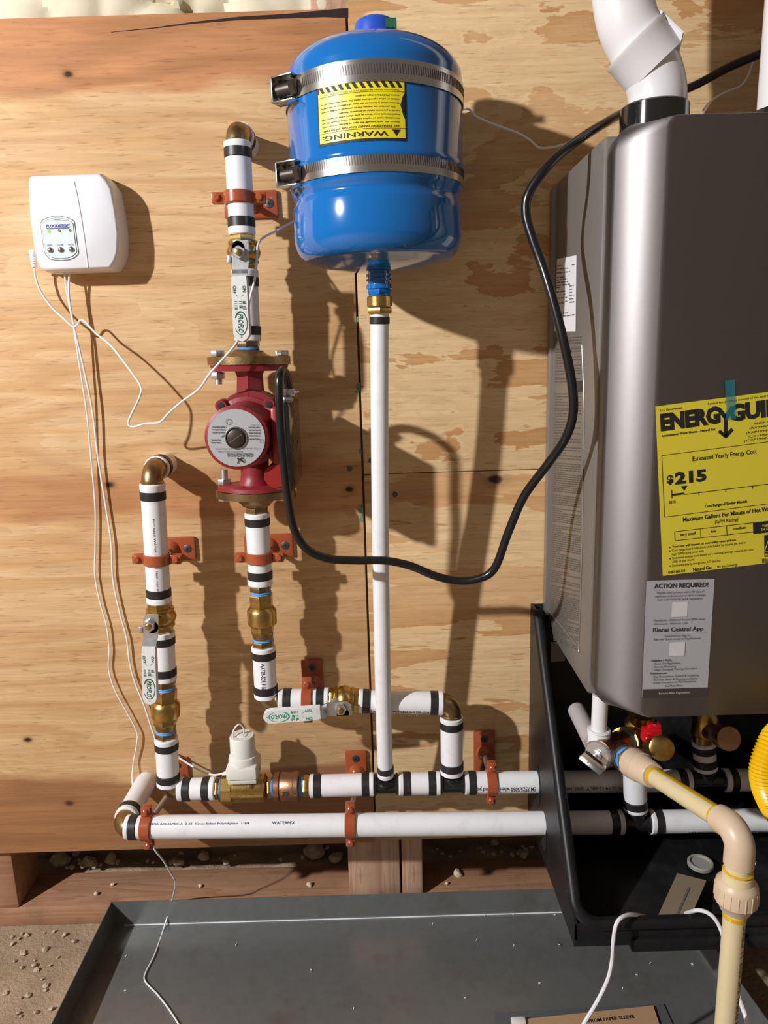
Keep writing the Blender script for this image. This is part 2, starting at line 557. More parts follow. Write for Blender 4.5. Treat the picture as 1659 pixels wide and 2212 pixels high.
def words_px(mb, a, b, hpx, sd, eps=0.0004, mapf=None, seed=1):
    """an unreadable line of small print: word-long strokes between two pixels"""
    R = random.Random(seed)
    t = 0.0
    ax, ay = a; bx, by = b
    L = math.hypot(bx - ax, by - ay)
    while t < 1:
        w = R.uniform(1.6, 5.0) * hpx / L
        t2 = min(1, t + w)
        p = (ax + (bx - ax) * t, ay + (by - ay) * t); q = (ax + (bx - ax) * t2, ay + (by - ay) * t2)
        if mapf:
            mb.add([mapf(p[0], p[1] - hpx / 2), mapf(q[0], q[1] - hpx / 2), mapf(q[0], q[1] + hpx / 2), mapf(p[0], p[1] + hpx / 2)], [[0, 1, 2, 3]])
        else:
            line_px(mb, p, q, hpx, sd, eps)
        t = t2 + 0.7 * hpx / L

# ================================================================== setting
XS = P(783, 1000, 0).x                      # vertical joint of the plywood sheets
ZB = P(829, 1815, 0).z                      # bottom edge of the plywood
ZT = P(600, 22, 0).z                        # top edge of the left sheet
ZTR = P(1000, -6, 0).z
ZM = P(985, 1019, 0).z                      # horizontal joint of the right sheets
TH = 0.018
wall = struct('wall_back', 'plywood sheet wall carrying the pipework')
LEFTK = [(P(147, 160), .0050), (P(237, 1047), .0045), (P(60, 1598), .0048), (P(150, 1735), .0035), (P(755, 1057), .0045)]
RIGHTK = [(P(1070, 1035), .0085), (P(1190, 700), .004)]
ZR = P(300, 205, 0).z + .05
M_PLYL = plywood('plywood_left', (0.69, 0.465, 0.245), (0.55, 0.31, 0.128), (0.27, 0.12, 0.05), 8.0, 0.9, 7.5, 3.1, 0.15,
                 red=[(ZR, 3.0, (0.52, 0.235, 0.10), 0.95), (P(300, 1130, 0).z + .05, P(300, 1000, 0).z + .05, (0.52, 0.25, 0.10), 0.85), (-1.0, P(300, 1660, 0).z + .05, (0.34, 0.15, 0.06), 0.92)], knots=LEFTK, streak=.65)
M_PLYR = plywood('plywood_right', (0.64, 0.455, 0.245), (0.44, 0.220, 0.078), (0.34, 0.16, 0.06), 3.2, 2.3, 8.0, 11.3, 0.9, knots=RIGHTK[:1], streak=.3)
M_PLYR2 = plywood('plywood_right_lower', (0.64, 0.455, 0.245), (0.45, 0.230, 0.085), (0.34, 0.16, 0.06), 3.4, 1.7, 11.0, 5.7, 0.8, knots=RIGHTK[:1], streak=.35)
g = 0.0016
pl = MB().bbox((-1.6, 0, ZB - 0.004), (XS - g, TH, ZT), 0.0012).build('plywood_panel', M_PLYL, wall, 'left plywood sheet with reddish top')
MB().bbox((XS + g, 0, ZM + 0.0006), (1.5, TH, ZTR), 0.0008).build('plywood_panel', M_PLYR, wall, 'upper right plywood sheet with blotchy grain')
MB().bbox((XS + g, 0, ZB), (1.5, TH, ZM - 0.0006), 0.0008).build('plywood_panel', M_PLYR2, wall, 'lower right plywood sheet')
# split along the top of the left sheet
cr = MB()
top = [(240, 69), (330, 60), (420, 47), (520, 36), (620, 30), (700, 22), (752, 17)]
bot = [(752, 39), (700, 37), (620, 40), (520, 43), (420, 51), (330, 62), (240, 70)]
quad_px(cr, top + bot, 0, 0.0003)
cr.build('split', M_CRACK, pl, 'dark ragged split in the veneer', fix=False)
# green paint traces near the joint
gp = MB()
for (x, y, r) in [(772, 690, 5), (775, 835, 7), (772, 850, 5), (778, 975, 4), (779, 1100, 7), (781, 1120, 6)]:
    quad_px(gp, [(x + r * math.cos(a * .9) * random.uniform(.5, 1), y + 1.8 * r * math.sin(a * .9) * random.uniform(.6, 1)) for a in range(7)], 0, 0.0003)
gp.build('paint_trace', mat('green_paint', (0.10, 0.28, 0.16), 0.8, var=.3), pl, 'green paint traces beside the joint', fix=False)
# wall screws
for (x, y) in [(853, 1068), (802, 995), (755, 1012)]:
    c = P(x, y, 0)
    MB().lathe(c + Vector((0, 0.004, 0)), (0, -1, 0), [(0, .004), (.0046, .0045), (.005, .003), (.0042, .001)], 14).build('wall_screw', M_SCREW, wall)

# soil bank and floor
M_SOIL = NT('dry_dirt')
n1 = M_SOIL.noise(M_SOIL.coord(), 9, 8, 0.7); n2 = M_SOIL.noise(M_SOIL.coord(), 120, 4, 0.7)
c = M_SOIL.ramp(n1, [(0.3, (0.26, 0.18, 0.11)), (0.7, (0.44, 0.315, 0.205))])
c = M_SOIL.mix(M_SOIL.ramp(n2, [(0.62, 0.0), (0.72, 0.6)]), c, (0.55, 0.43, 0.30))
M_SOIL.set('Base Color', c); M_SOIL.set('Roughness', 0.95); M_SOIL.bump(M_SOIL.math('ADD', n1, n2), 0.7, 0.006)
fl = MB()
fl.bbox((-4, -4.5, -0.05), (3.5, 0.6, 0.0))
fo = fl.build('floor', M_SOIL.m); fo['kind'] = 'structure'; fo['label'] = 'bare dirt floor'
sp = struct('sill_plate', 'long timber plate lying on the dirt under the plywood wall')
M_SILL = lumber('sill_timber', (0.37, 0.20, 0.115), (0.28, 0.14, 0.072), 'x')
MB().bbox((-1.6, TH, 0.0), (1.5, TH + 0.092, 0.038), 0.003).build('timber', M_SILL, sp)
M_STUD = lumber('stud_timber', (0.56, 0.36, 0.245), (0.44, 0.245, 0.15), 'z')
X0 = P(752, 1870, -TH).x; X1 = P(864, 1870, -TH).x; X2 = P(868, 1870, -TH).x; X3 = P(913, 1870, -TH).x
for (a, b, lb) in ((X0, X1, 'wide timber stud standing on the sill plate'), (X2, X3, 'narrow timber stud edge beside the wide stud')):
    st = struct('wall_stud', lb, (a, TH, 0.038))
    MB().bbox((a, TH + .0005, 0.038), (b, TH + 0.088, ZTR + .4), 0.004).build('timber', M_STUD, st)
xl = P(30, 1890, -TH).x
st = struct('wall_stud', 'timber post at the far left end of the sill plate', (xl, TH, 0.038))
MB().bbox((xl - 0.038, TH + .0005, 0.038), (xl, TH + 0.088, ZT + .3), 0.003).build('timber', M_SILL, st)
MB().bbox((-4, 0.16, 0), (3.5, 0.30, 0.5)).build('wall_footing', M_CONC)['kind'] = 'structure'
bpy.data.objects['wall_footing']['label'] = 'earth and concrete footing behind the timber studs'
MB().bbox((-4, 0.30, 0.5), (3.5, 0.4, 2.6)).build('wall_cavity', M_CONC)['kind'] = 'structure'
bpy.data.objects['wall_cavity']['label'] = 'rough back of the wall cavity'

# soil strip behind the plate
def lumpy(name, x0, x1, y0, y1, z, amp, nx, ny, m, seed):
    R = random.Random(seed)
    from mathutils import noise as mn
    vs, fs = [], []
    for j in range(ny + 1):
        for i in range(nx + 1):
            x = x0 + (x1 - x0) * i / nx; y = y0 + (y1 - y0) * j / ny
            h = mn.noise(Vector((x * 14, y * 14, seed))) + .5 * mn.noise(Vector((x * 40, y * 40, seed)))
            vs.append((x, y, z + amp * h))
    for j in range(ny):
        for i in range(nx):
            a = j * (nx + 1) + i
            fs.append([a, a + 1, a + nx + 2, a + nx + 1])
    mb = MB(); mb.add(vs, fs, True)
    return mb.build(name, m)
so = lumpy('soil_bank', -1.6, 1.5, 0.108, 0.17, 0.030, 0.012, 240, 8, M_SOIL.m, 5)
tag(so, 'loose brown soil heaped behind the sill plate', None, kind='stuff')

# spray foam above the left sheet: each swollen blob lumps into one crust
from mathutils import noise as mn
vs, fs = [], []
NX, NZ = 200, 40
xa, xb = -1.5, P(752, 5, -0.03).x - 0.01
zt0 = ZT - 0.08
for j in range(NZ + 1):
    for i in range(NX + 1):
        x = xa + (xb - xa) * i / NX; z = zt0 + 0.35 * j / NZ
        cell = mn.voronoi(Vector((x * 15, z * 15, 1.0)))[0][0]
        h = 0.050 * math.sqrt(max(0, 1 - min(1, cell * 1.1) ** 2)) + 0.012 * mn.noise(Vector((x * 9, z * 9, 3)))
        vs.append((x, 0.062 - h, z))
for j in range(NZ):
    for i in range(NX):
        a = j * (NX + 1) + i
        fs.append([a, a + 1, a + NX + 2, a + NX + 1])
mb = MB(); mb.add(vs, fs, True)
fm = mb.build('spray_foam', M_FOAM)
tag(fm, 'cream spray foam crust bulging above the left plywood sheet', None, kind='stuff')

# stones behind the plate and crumbs on it
def rock(seed, flat=0.6):
    R = random.Random(seed)
    bm = bmesh.new()
    bmesh.ops.create_icosphere(bm, subdivisions=2, radius=1)
    o = Vector((R.uniform(-9, 9), R.uniform(-9, 9), seed))
    for v in bm.verts:
        d = 1 + 0.55 * mn.noise(v.co * 0.9 + o) + 0.2 * mn.noise(v.co * 2.4 + o)
        v.co = Vector((v.co.x * d, v.co.y * d * 0.85, v.co.z * d * flat))
    me = bpy.data.meshes.new('stone')
    bm.to_mesh(me); bm.free()
    for p in me.polygons: p.use_smooth = False
    return me
ROCKS = [rock(i) for i in range(6)]
for m_ in ROCKS: m_.materials.append(M_STONE)
M_CRUMB = mat('foam_crumb', (0.62, 0.53, 0.38), 0.8, var=.1)
ROCKS2 = [rock(20 + i, 0.8) for i in range(3)]
for m_ in ROCKS2: m_.materials.append(M_CRUMB)
def stone(px, py, wpx, z, meshes, label, cat, group, i, back=0.0, name='stone'):
    p = PZ(px, py, z)
    depth = (p - CAM).dot(FF)
    r = wpx / 2 * depth / FPX
    o = bpy.data.objects.new(name, meshes[i % len(meshes)])
    COL.objects.link(o)
    o.location = p; o.scale = (r, r, r); o.rotation_euler = (rnd() * .6, rnd() * .6, rnd() * 6)
    tag(o, label, cat, group)
big = [(128, 1857, 44, 'largest pale flat stone behind the sill plate at the far left'), (195, 1860, 36, 'rounded stone next to the largest stone behind the sill plate'),
       (240, 1855, 26, 'egg-shaped stone right of the rounded stone behind the plate'), (385, 1862, 28, 'flat stone behind the plate right of the hanging wire'),
       (440, 1848, 26, 'slanted sliver of stone behind the plate'), (678, 1839, 44, 'big angular stone left of the wide stud'),
       (726, 1853, 32, 'smaller angular stone touching the wide stud'), (392, 1842, 12, 'round pebble above the flat stone behind the plate'),
       (488, 1862, 16, 'small pale stone mid-way behind the plate'), (706, 1831, 13, 'small round pebble right of the big angular stone'),
       (1068, 1819, 20, 'stone behind the plate right of the studs'), (1131, 1845, 18, 'stone behind the plate next to the black bin'), (165, 1842, 18, 'grey stone over the largest flat stone')]
for i, (x, y, w, lb) in enumerate(big):
    stone(x, y, w, 0.044, ROCKS, lb, 'stone', 'stones behind the sill plate', i)
for i in range(46):
    x = random.choice([random.uniform(40, 260), random.uniform(260, 740), random.uniform(920, 1150)])
    y = 1836 + 18 * rnd() + (829 - x) * 0.03
    stone(x, y, random.uniform(5, 12), 0.044, ROCKS, 'small pebble lying in the soil behind the sill plate', 'pebble', 'small pebbles behind the sill plate', i, name='pebble')
for i, (x, y, w, lb) in enumerate([(243, 1910, 9, 'crumb on the sill plate left of the hanging wire'), (668, 1911, 13, 'white crumb on the sill plate left of the wide stud'),
        (208, 1931, 10, 'thin crumb near the front edge of the sill plate'), (990, 1887, 22, 'large pale foam crumb on the sill plate right of the studs'),
        (432, 1914, 9, 'crumb on the sill plate right of the hanging wire'), (965, 1908, 7, 'tiny crumb below the large foam crumb')]):
    stone(x, y, w, 0.041, ROCKS2, lb, 'crumb', 'crumbs on the sill plate', i, name='foam_crumb')
for i in range(40):
    x = random.uniform(5, 190); y = random.uniform(2010, 2200)
    if x > 225 - (y - 1950) * 0.5: continue
    stone(x, y, random.uniform(5, 13), 0.003, ROCKS, 'small pebble on the dirt left of the metal pan', 'pebble', 'pebbles on the dirt floor', i, name='pebble')

# ================================================================== drain pan
M_GALV = brushed('galvanised_steel', (0.225, 0.23, 0.222), 0.29, (60, 60, 60), 0.5, 0.10, stain=((0.15, 0.12, 0.085), 9, 0.5))
pan = thing('drain_pan', 'shallow galvanised steel drain pan on the dirt floor', 'drain pan', (0, -0.6, 0))
ZP = 0.052
BL = PZ(240, 1948, ZP); BLm = PZ(110, 2212, ZP)
BR = PZ(1497, 2036, 0.004)
yb = BL.y
yf = yb - 0.80
xl_b, xl_f = BL.x, BL.x + (BLm.x - BL.x) / (BLm.y - BL.y) * (yf - yb)
e2 = PZ(1567, 2138, 0.004)
sl = (e2.x - BR.x) / (e2.y - BR.y)
xr_b = BR.x + sl * (yb - BR.y) ; xr_f = BR.x + sl * (yf - BR.y)
fl4 = [Vector((xl_b, yb, .003)), Vector((xr_b, yb, .003)), Vector((xr_f, yf, .003)), Vector((xl_f, yf, .003))]
MB().prism(fl4, (0, 0, -.0025)).build('pan_floor', M_GALV, pan)
def panwall(a, b, inward):
    t = 0.0012
    MB().prism([a, b, b + Vector((0, 0, ZP - .003)), a + Vector((0, 0, ZP - .003))], Vector(inward) * t).build('pan_wall', M_GALV, pan)
panwall(fl4[0], fl4[1], (0, -1, 0)); panwall(fl4[1], fl4[2], (-1, 0, 0))
panwall(fl4[2], fl4[3], (0, 1, 0)); panwall(fl4[3], fl4[0], (1, 0, 0))
MB().tube([fl4[0] + Vector((.02, -.002, .001)), fl4[1] + Vector((-.02, -.002, .001))], .0011, 6).build('caulk_seam', M_PAPER, pan, 'pale sealant line along the back fold')
ch = MB()
for (x, y) in [(510, 2040), (1048, 1977), (1110, 1975), (1198, 1976), (1030, 2030), (1110, 2042), (1165, 2123), (1005, 2155), (1375, 2105), (1405, 2080), (1345, 2135), (1495, 2082), (672, 2095), (272, 2065), (270, 2140), (764, 2178), (935, 1995), (1208, 2040)]:
    p = PZ(x, y, .0045); a = rnd() * 3
    ch.box(p, .0035, .0014, .001, (Vector((math.cos(a), math.sin(a), 0)), Vector((-math.sin(a), math.cos(a), 0)), Vector((0, 0, 1))))
tag(ch.build('plastic_shavings', M_PAPER), 'tiny white shavings scattered on the pan floor', None, kind='stuff')

# cardboard sleeve and grey sheet lying in the pan
sh = MB()
q = [PZ(1068, 2187, .006), PZ(1433, 2168, .006), PZ(1470, 2250, .006), PZ(1070, 2290, .006)]
sh.prism(q, (0, 0, -.0015))
tag(sh.build('grey_sheet', mat('grey_sheet_metal', (0.16, 0.17, 0.18), 0.35, 0.4)), 'dark grey flat sheet under the cardboard sleeve in the pan', 'sheet')
cb = thing('cardboard_sleeve', 'brown cardboard sleeve printed FROM PAPER SLEEVE lying in the pan', 'cardboard', PZ(1270, 2230, .007))
q = [PZ(1125, 2202, .011), PZ(1411, 2172, .011), PZ(1450, 2290, .011), PZ(1100, 2300, .011)]
MB().prism(q, (0, 0, -.0045)).build('board', M_CARD, cb)
tx = MB()
a0, a1 = PZ(1272, 2209, .0112), PZ(1371, 2199, .0112)
text_on(tx, 'FROM PAPER SLEEVE', a0, a1, (0, 0, 1), None, 0.02)
tx.build('lettering', M_BLACK, cb, fix=False)
MB().box(PZ(1120, 2206, .013), .022, .012, .006, None, .002).build('plastic_tab', M_IVORY, cb, 'small pale plastic tab')

# ================================================================== pipework
SP, SC = 0.075, 0.125           # stand-off of the upper pipes / of the long bottom pipe
RP = 0.0175
def pex(label, a, b, sa, sb=None, r=RP, rings=(), txt=None, group='white pex pipe lengths', name='pex_pipe'):
    sb = sa if sb is None else sb
    p0, p1 = (a if isinstance(a, Vector) else P(*a, sa)), (b if isinstance(b, Vector) else P(*b, sb))
    t = thing(name, label, 'pipe', p1 if p1.z < p0.z else p0, group)
    MB().cyl(p0, p1, r, seg=32, bev=0.0015).build('tube', M_PEX, t)
    ax = (p1 - p0).normalized(); L = (p1 - p0).length
    for k in rings:                     # distances from the ends in metres (negative: from p1)
        d = k if k >= 0 else L + k
        MB().band(p0 + ax * d, ax, 0.0130, r - .001, r * 1.075).build('crimp_ring', M_RING, t)
        e = 0.0 if k >= 0 else L
    for end, sgn in ((0.0, 1), (L, -1)):
        near = [k for k in rings if (k >= 0) == (sgn > 0) and abs(k) < 0.03]
        if near:
            MB().lathe(p0 + ax * (end + sgn * .0003), ax * sgn, [(-.0004, r * .98), (.001, r * 1.06), (.008, r * 1.06), (.0115, r * 1.0)], 32).build('end_sleeve', M_PEX, t)
    if txt:
        for (s, st, ln, flip, roll, h) in txt:
            mb = MB()
            text_cyl(mb, s, p0, ax, NV, st, ln, r, 0.012, flip, h=h, roll=roll)
            mb.build('pipe_print', mat('dark_pipe_ink', (0.035, 0.035, 0.06), 0.6), t, fix=False)
    return p0, p1

def brass_elbow(label, a, c, b, r=0.0155, rad=0.017, m=None, group='brass elbows'):
    """a, c, b are points: leg end, corner, leg end"""
    path = fillet(a, c, b, rad, 10)
    t = thing('brass_elbow', label, 'pipe elbow', c, group)
    MB().tube(path, r, 24).build('bend', m or M_DBRASS, t)
    for e, i in ((path[0], 1), (path[-1], -2)):
        d = (path[i] - e).normalized()
        MB().band(e + d * 0.002, d, 0.004, r * .7, r * 1.08).build('rim', m or M_DBRASS, t)
    return t

def lerp(a, b, t): return a + (b - a) * t
def adapter(label, p0, p1, tape_at=1, r=0.0165, group='hex brass adapters', tape=True, m=None):
    """hex nipple between p0 and p1; blue thread tape at the p0 (0) or p1 (1) end"""
    t = thing('brass_adapter', label, 'pipe adapter', lerp(p0, p1, .5), group)
    if not tape:
        MB().hexn(p0, p1, r * 1.04).build('hex_nut', m or M_DBRASS, t); return t
    if tape_at == 1: h0, h1, q0, q1 = p0, lerp(p0, p1, .62), lerp(p0, p1, .62), p1
    else: q0, q1, h0, h1 = p0, lerp(p0, p1, .38), lerp(p0, p1, .38), p1
    MB().hexn(h0, h1, r * 1.04).build('hex_nut', m or M_DBRASS, t)
    ax = (q1 - q0); L = ax.length
    MB().lathe(q0, ax, [(0, r * .9), (L * .2, r * .96), (L * .45, r * .91), (L * .7, r * .97), (L, r * .9)], 24).build('thread_tape', M_TAPE, t, 'blue thread tape')
    return t

def pipe_clamp(label, pc, d, plate_px, vertical, ear, rod=True, group='rust-orange pipe clamps', bolt_face=True):
    """pc pipe centre, d pipe direction, plate centre pixel on the plywood, ear = direction of the lugs"""
    d = d.normalized(); ear = (ear - d * ear.dot(d)).normalized()
    out = d.cross(ear).normalized()
    if out.y > 0: out = -out
    w0 = P(*plate_px, 0)
    t = thing('pipe_clamp', label, 'pipe clamp', w0, group)
    lx, lz = (0.036, 0.078) if vertical else (0.078, 0.038)
    MB().box(w0 + Vector((0, -.0035, 0)), lx, .007, lz, None, .0025).build('base_plate', M_RUST, t)
    MB().lathe(w0 + Vector((0, -.006, 0)), (0, -1, 0), [(0, .0150), (.005, .0125), (.010, .0088), (.0115, .0065)], 24).build('hub', M_RUST, t)
    for k in (-1, 1):
        sc = w0 + (Vector((0, 0, k * .026)) if vertical else Vector((k * .027, 0, 0))) + Vector((0, -.0068, 0))
        sco = MB().lathe(sc, (0, -1, 0), [(0, .0066), (.0008, .0066), (.0014, .0052)], 16).build('screw', M_SCREW, t)
        cr = MB()
        cr.box(sc + Vector((0, -.0015, 0)), .0062, .0004, .0013); cr.box(sc + Vector((0, -.0015, 0)), .0013, .0004, .0062)
        cr.build('cross_slot', M_BLACK, sco)
    r = RP
    back = pc - out * (r + .004)
    if rod:
        MB().cyl(w0 + Vector((0, -.012, 0)), back, .0044, seg=14).build('threaded_rod', M_ZINC, t)
    MB().band(pc, d, .0165, r + .0002, r + .0034, 32).build('clamp_band', M_RUST, t)
    MB().hexn(back + out * .002, back - out * .006, .0085).build('boss', M_RUST, t)
    for k in (-1, 1):
        for q in (-1, 1):
            c = pc + ear * k * (r + .0105) + out * q * .0042
            lug = MB().box(c, .017, .0034, .0145, (ear, out, d), .0014)
            lug.build('lug', M_RUST, t)
        c = pc + ear * k * (r + .0115)
        MB().lathe(c - out * .009, out, [(0, .0030), (.0152, .0030), (.0153, .0052), (.0175, .0050), (.0190, .0034)], 14).build('bolt', M_RUST, t)
    return t

def ball_valve(label, p0, p1, hub, tip, group='brass ball valves', ink=None, clean=True, grip_w=0.0235):
    """body between p0 and p1; lever from hub to tip"""
    t = thing('ball_valve', label, 'ball valve', lerp(p0, p1, .5), group)
    ax = (p1 - p0); L = ax.length; a = ax.normalized()
    MB().hexn(p0, p0 + a * L * .24, .0185).build('hex_end', M_BRASS, t)
    MB().hexn(p1 - a * L * .24, p1, .0185).build('hex_end', M_BRASS, t)
    MB().lathe(p0 + a * L * .16, a, [(0, .0180), (.03 * L, .0205), (.10 * L, .0208), (.13 * L, .0190), (.20 * L, .0215), (.34 * L, .0235), (.48 * L, .0215), (.55 * L, .0190), (.58 * L, .0206), (.65 * L, .0205), (.68 * L, .018)], 24).build('body', M_BRASS, t)
    n = NV.copy()
    u = (tip - hub); u = (u - n * u.dot(n)); LL = u.length; u.normalize()
    w = n.cross(u)                       # seen from the room: left-turned from the lever direction
    mid = lerp(p0, p1, .5)
    stem_b = mid + n * .018
    st = hub.copy()
    MB().cyl(stem_b, Vector((stem_b.x, hub.y, stem_b.z)), .0095, seg=18).build('stem', M_BRASS, t)
    def F(x, y, z): return hub + u * x + w * y + n * z
    # steel lever: flat tang round the stem, a step outwards, then the vinyl grip
    lv = MB()
    def strip(pts, th=.0026):
        rings = []
        for (x, z, hw0, hw1) in pts:
            rings.append([F(x, -hw0, z), F(x, hw1, z), F(x, hw1, z - th), F(x, -hw0, z - th)])
        lv.loft(rings)
    strip([(-.016, 0, .004, .0125), (-.010, 0, .009, .0125), (.006, 0, .011, .012), (.014, 0, .0105, .0115), (.021, 0.001, .0100, .0105), (.027, .0085, .0100, .0105), (.040, .0095, .0100, .0105)])
    lever = lv.build('lever', M_ZINC, t)
    tb = MB(); tb.box(F(.008, -.0135, .000), .010, .006, .0026, (u, w, n), .001)
    tb.build('stop_tab', M_ZINC, lever)
    gw = grip_w / 2
    g0, g1 = .030, LL
    prof = [(g0, .0088, gw * .93), (g0 + .006, .0096, gw * .97), (g0 + .02, .0105, gw), (g1 - gw * 1.0, .0105, gw * 1.02)]
    for k in range(1, 7):
        an = math.pi / 2 * k / 6
        prof.append((g1 - gw + gw * math.sin(an), .0105, max(.0012, gw * 1.02 * math.cos(an))))
    rings = []
    for (x, z, h) in prof:
        q = min(.0016, h * .5); T = .0062
        rings.append([F(x, -h, z - .001 - T / 2), F(x, -h + q, z + .0022), F(x, h - q, z + .0022), F(x, h, z - .001 - T / 2), F(x, h - q, z - T), F(x, -h + q, z - T)])
    grip = MB().loft(rings).build('grip', M_GRIP, t)
    ZG = .0105 + .0022
    ik = ink or M_GREEN
    # printed marks: ON/OFF arrow, tree-like block and the oval maker's mark
    lt = MB()
    def TX(s, x0, x1, y, h=None, bold=.015, shear=0.0, up=None):
        text_on(lt, s, F(x0, y, ZG), F(x1, y, ZG), n, h, bold, shear)
    k = (g1 - g0)
    TX('PROFLO', g0 + .575 * k, g0 + .865 * k, -.0034 * (gw / .01175), .0066, .02, .25)
    text_on(lt, 'OFF', F(g0 + .15 * k, -gw * .72, ZG), F(g0 + .27 * k, -gw * .72, ZG), n, .0042, .015)
    text_on(lt, 'ON', F(g0 + .15 * k, gw * .36, ZG), F(g0 + .25 * k, gw * .36, ZG), n, .0042, .015)
    for rr, cc in ((1, 0),):
        pts = []
        for i in range(25):
            an = math.radians(-62 + 305 * i / 24)
            pts.append((g0 + .72 * k - .185 * k * math.cos(an), gw * .74 * math.sin(an)))
        for i in range(24):
            (xa, ya), (xb, yb_) = pts[i], pts[i + 1]
            wd = .0005 + .0007 * (1 - i / 24)
            xm, ym = g0 + .72 * k, 0
            s0 = 1 - wd / (gw * .74)
            lt.add([F(xa, ya, ZG + .0004), F(xb, yb_, ZG + .0004), F(xm + (xb - xm) * s0, yb_ * s0, ZG + .0004), F(xm + (xa - xm) * s0, ya * s0, ZG + .0004)], [[0, 1, 2, 3]])
    # arrow arc between ON and OFF
    for i in range(8):
        a0, a1 = math.radians(-70 + 140 * i / 8), math.radians(-70 + 140 * (i + 1) / 8)
        c0 = g0 + .265 * k
        lt.add([F(c0 + .0050 * math.cos(a_), rr_ * math.sin(a_), ZG + .0004) for a_, rr_ in ((a0, .0052), (a1, .0052), (a1, .0045), (a0, .0045))], [[0, 1, 2, 3]])
    # block of tiny certification marks
    R = random.Random(4)
    for i in range(8):
        x = g0 + (.385 + .016 * i) * k
        for y0_ in (-.62, -.1, .3):
            if R.random() < .8:
                ww = R.uniform(.25, .42) * gw
                lt.add([F(x, y0_ * gw, ZG + .0004), F(x + .0010, y0_ * gw, ZG + .0004), F(x + .0010, y0_ * gw + ww, ZG + .0004), F(x, y0_ * gw + ww, ZG + .0004)], [[0, 1, 2, 3]])
    TX('R', g0 + .925 * k, g0 + .945 * k, -gw * .1, .0022)
    lt.build('lettering', ik, grip, fix=False)
    nt = MB().hexn(F(0, 0, -.001), F(0, 0, .0075), .0088, hint=u).build('nut', M_ZINC, t)
    MB().lathe(F(0, 0, .007), n, [(0, .0046), (.0035, .0044), (.0042, .003)], 14).build('stem_end', M_BRASS, nt)
    return t

def check_valve(label, p0, p1, group='brass check valves'):
    t = thing('check_valve', label, 'check valve', lerp(p0, p1, .5), group)
    a = (p1 - p0); L = a.length; an = a.normalized()
    MB().hexn(p0, p0 + an * L * .34, .0185).build('hex_end', M_BRASS, t)
    MB().lathe(p0 + an * L * .28, an, [(0, .0175), (.05 * L, .0205), (.09 * L, .0222), (.38 * L, .0222), (.41 * L, .0205), (.44 * L, .0180)], 28).build('body', M_BRASS, t)
    MB().hexn(p0 + an * L * .70, p0 + an * L * .88, .0188).build('hex_end', M_BRASS, t)
    MB().lathe(p0 + an * L * .86, an, [(0, .0165), (L * .14, .0155)], 24).build('nipple', M_DBRASS, t)
    return t

def tee(label, p0, p1, pb, r=0.0150, group='black plastic tees'):
    t = thing('pex_tee', label, 'pipe tee', lerp(p0, p1, .5), group)
    m = lerp(p0, p1, .5)
    mb = MB(); mb.cyl(p0, p1, r, seg=28); mb.cyl(m, pb, r, seg=28)
    mb.build('body', M_POLY, t)
    a = (p1 - p0).normalized()
    for e, s in ((p0, 1), (p1, -1)):
        MB().band(e + a * s * .003, a, .004, r * .8, r * 1.13).build('shoulder', M_POLY, t)
    d = (pb - m).normalized()
    MB().band(pb - d * .003, d, .004, r * .8, r * 1.13).build('shoulder', M_POLY, t)
    return t

XV, ZV = Vector((1, 0, 0)), Vector((0, 0, 1))
def onto(p, q): return Vector((p.x, 0, p.z))

# ---- left riser ------------------------------------------------------------
c = P(328, 1017, SP)
v0, v1 = P(329, 1044, SP), P(344, 1301, SP)
dl = (v1 - v0).normalized()
pex('short white pipe leaving the plywood into the top elbow of the left riser', Vector((c.x, .01, c.z)), Vector((c.x, -SP + .022, c.z)), 0, 0, rings=(-.018,))
brass_elbow('brass elbow at the top of the left riser', Vector((c.x, -SP + .024, c.z)), c, v0)
pex('long upper pipe of the left riser below its brass elbow', v0, v1, SP, rings=(.018, -.016), txt=[('POTABLE WATER - 100 PSI 180F NSF-PW PEX', .05, .13, False, .22, .0022)])
vb0, vb1 = P(345, 1301, SP), P(350, 1362, SP)
ball_valve('white-lever ball valve on the left riser', vb0, vb1, P(324, 1350, SP + .045), P(329, 1514, SP + .045))
p6, p7 = P(351, 1363, SP), P(356, 1468, SP)
pex('short pipe behind the white lever on the left riser', p6, p7, SP, rings=(.014, -.014))
adapter('hex adapter with blue tape under the left riser lever', P(356, 1469, SP), P(357, 1490, SP))
check_valve('brass check valve on the left riser', P(357, 1489, SP), P(358, 1574, SP))
adapter('hex adapter with blue tape under the left check valve', P(358, 1574, SP), P(358, 1592, SP), 0)
p8, p9 = P(359, 1592, SP), P(364, 1694, SP)
pex('lowest pipe of the left riser above its bottom elbow', p8, p9, SP, rings=(.014, -.014))
cb_ = P(367, 1708, SP)
h0 = P(386, 1705, SP); h1 = P(466, 1703, SP)
brass_elbow('brass elbow at the foot of the left riser', p9, cb_, h0, group='brass elbows')
pex('short horizontal pipe right of the left riser foot', h0, h1, SP, rings=(.014, -.014))
adapter('hex adapter with blue tape left of the solenoid valve', h1, P(482, 1703, SP), 1)

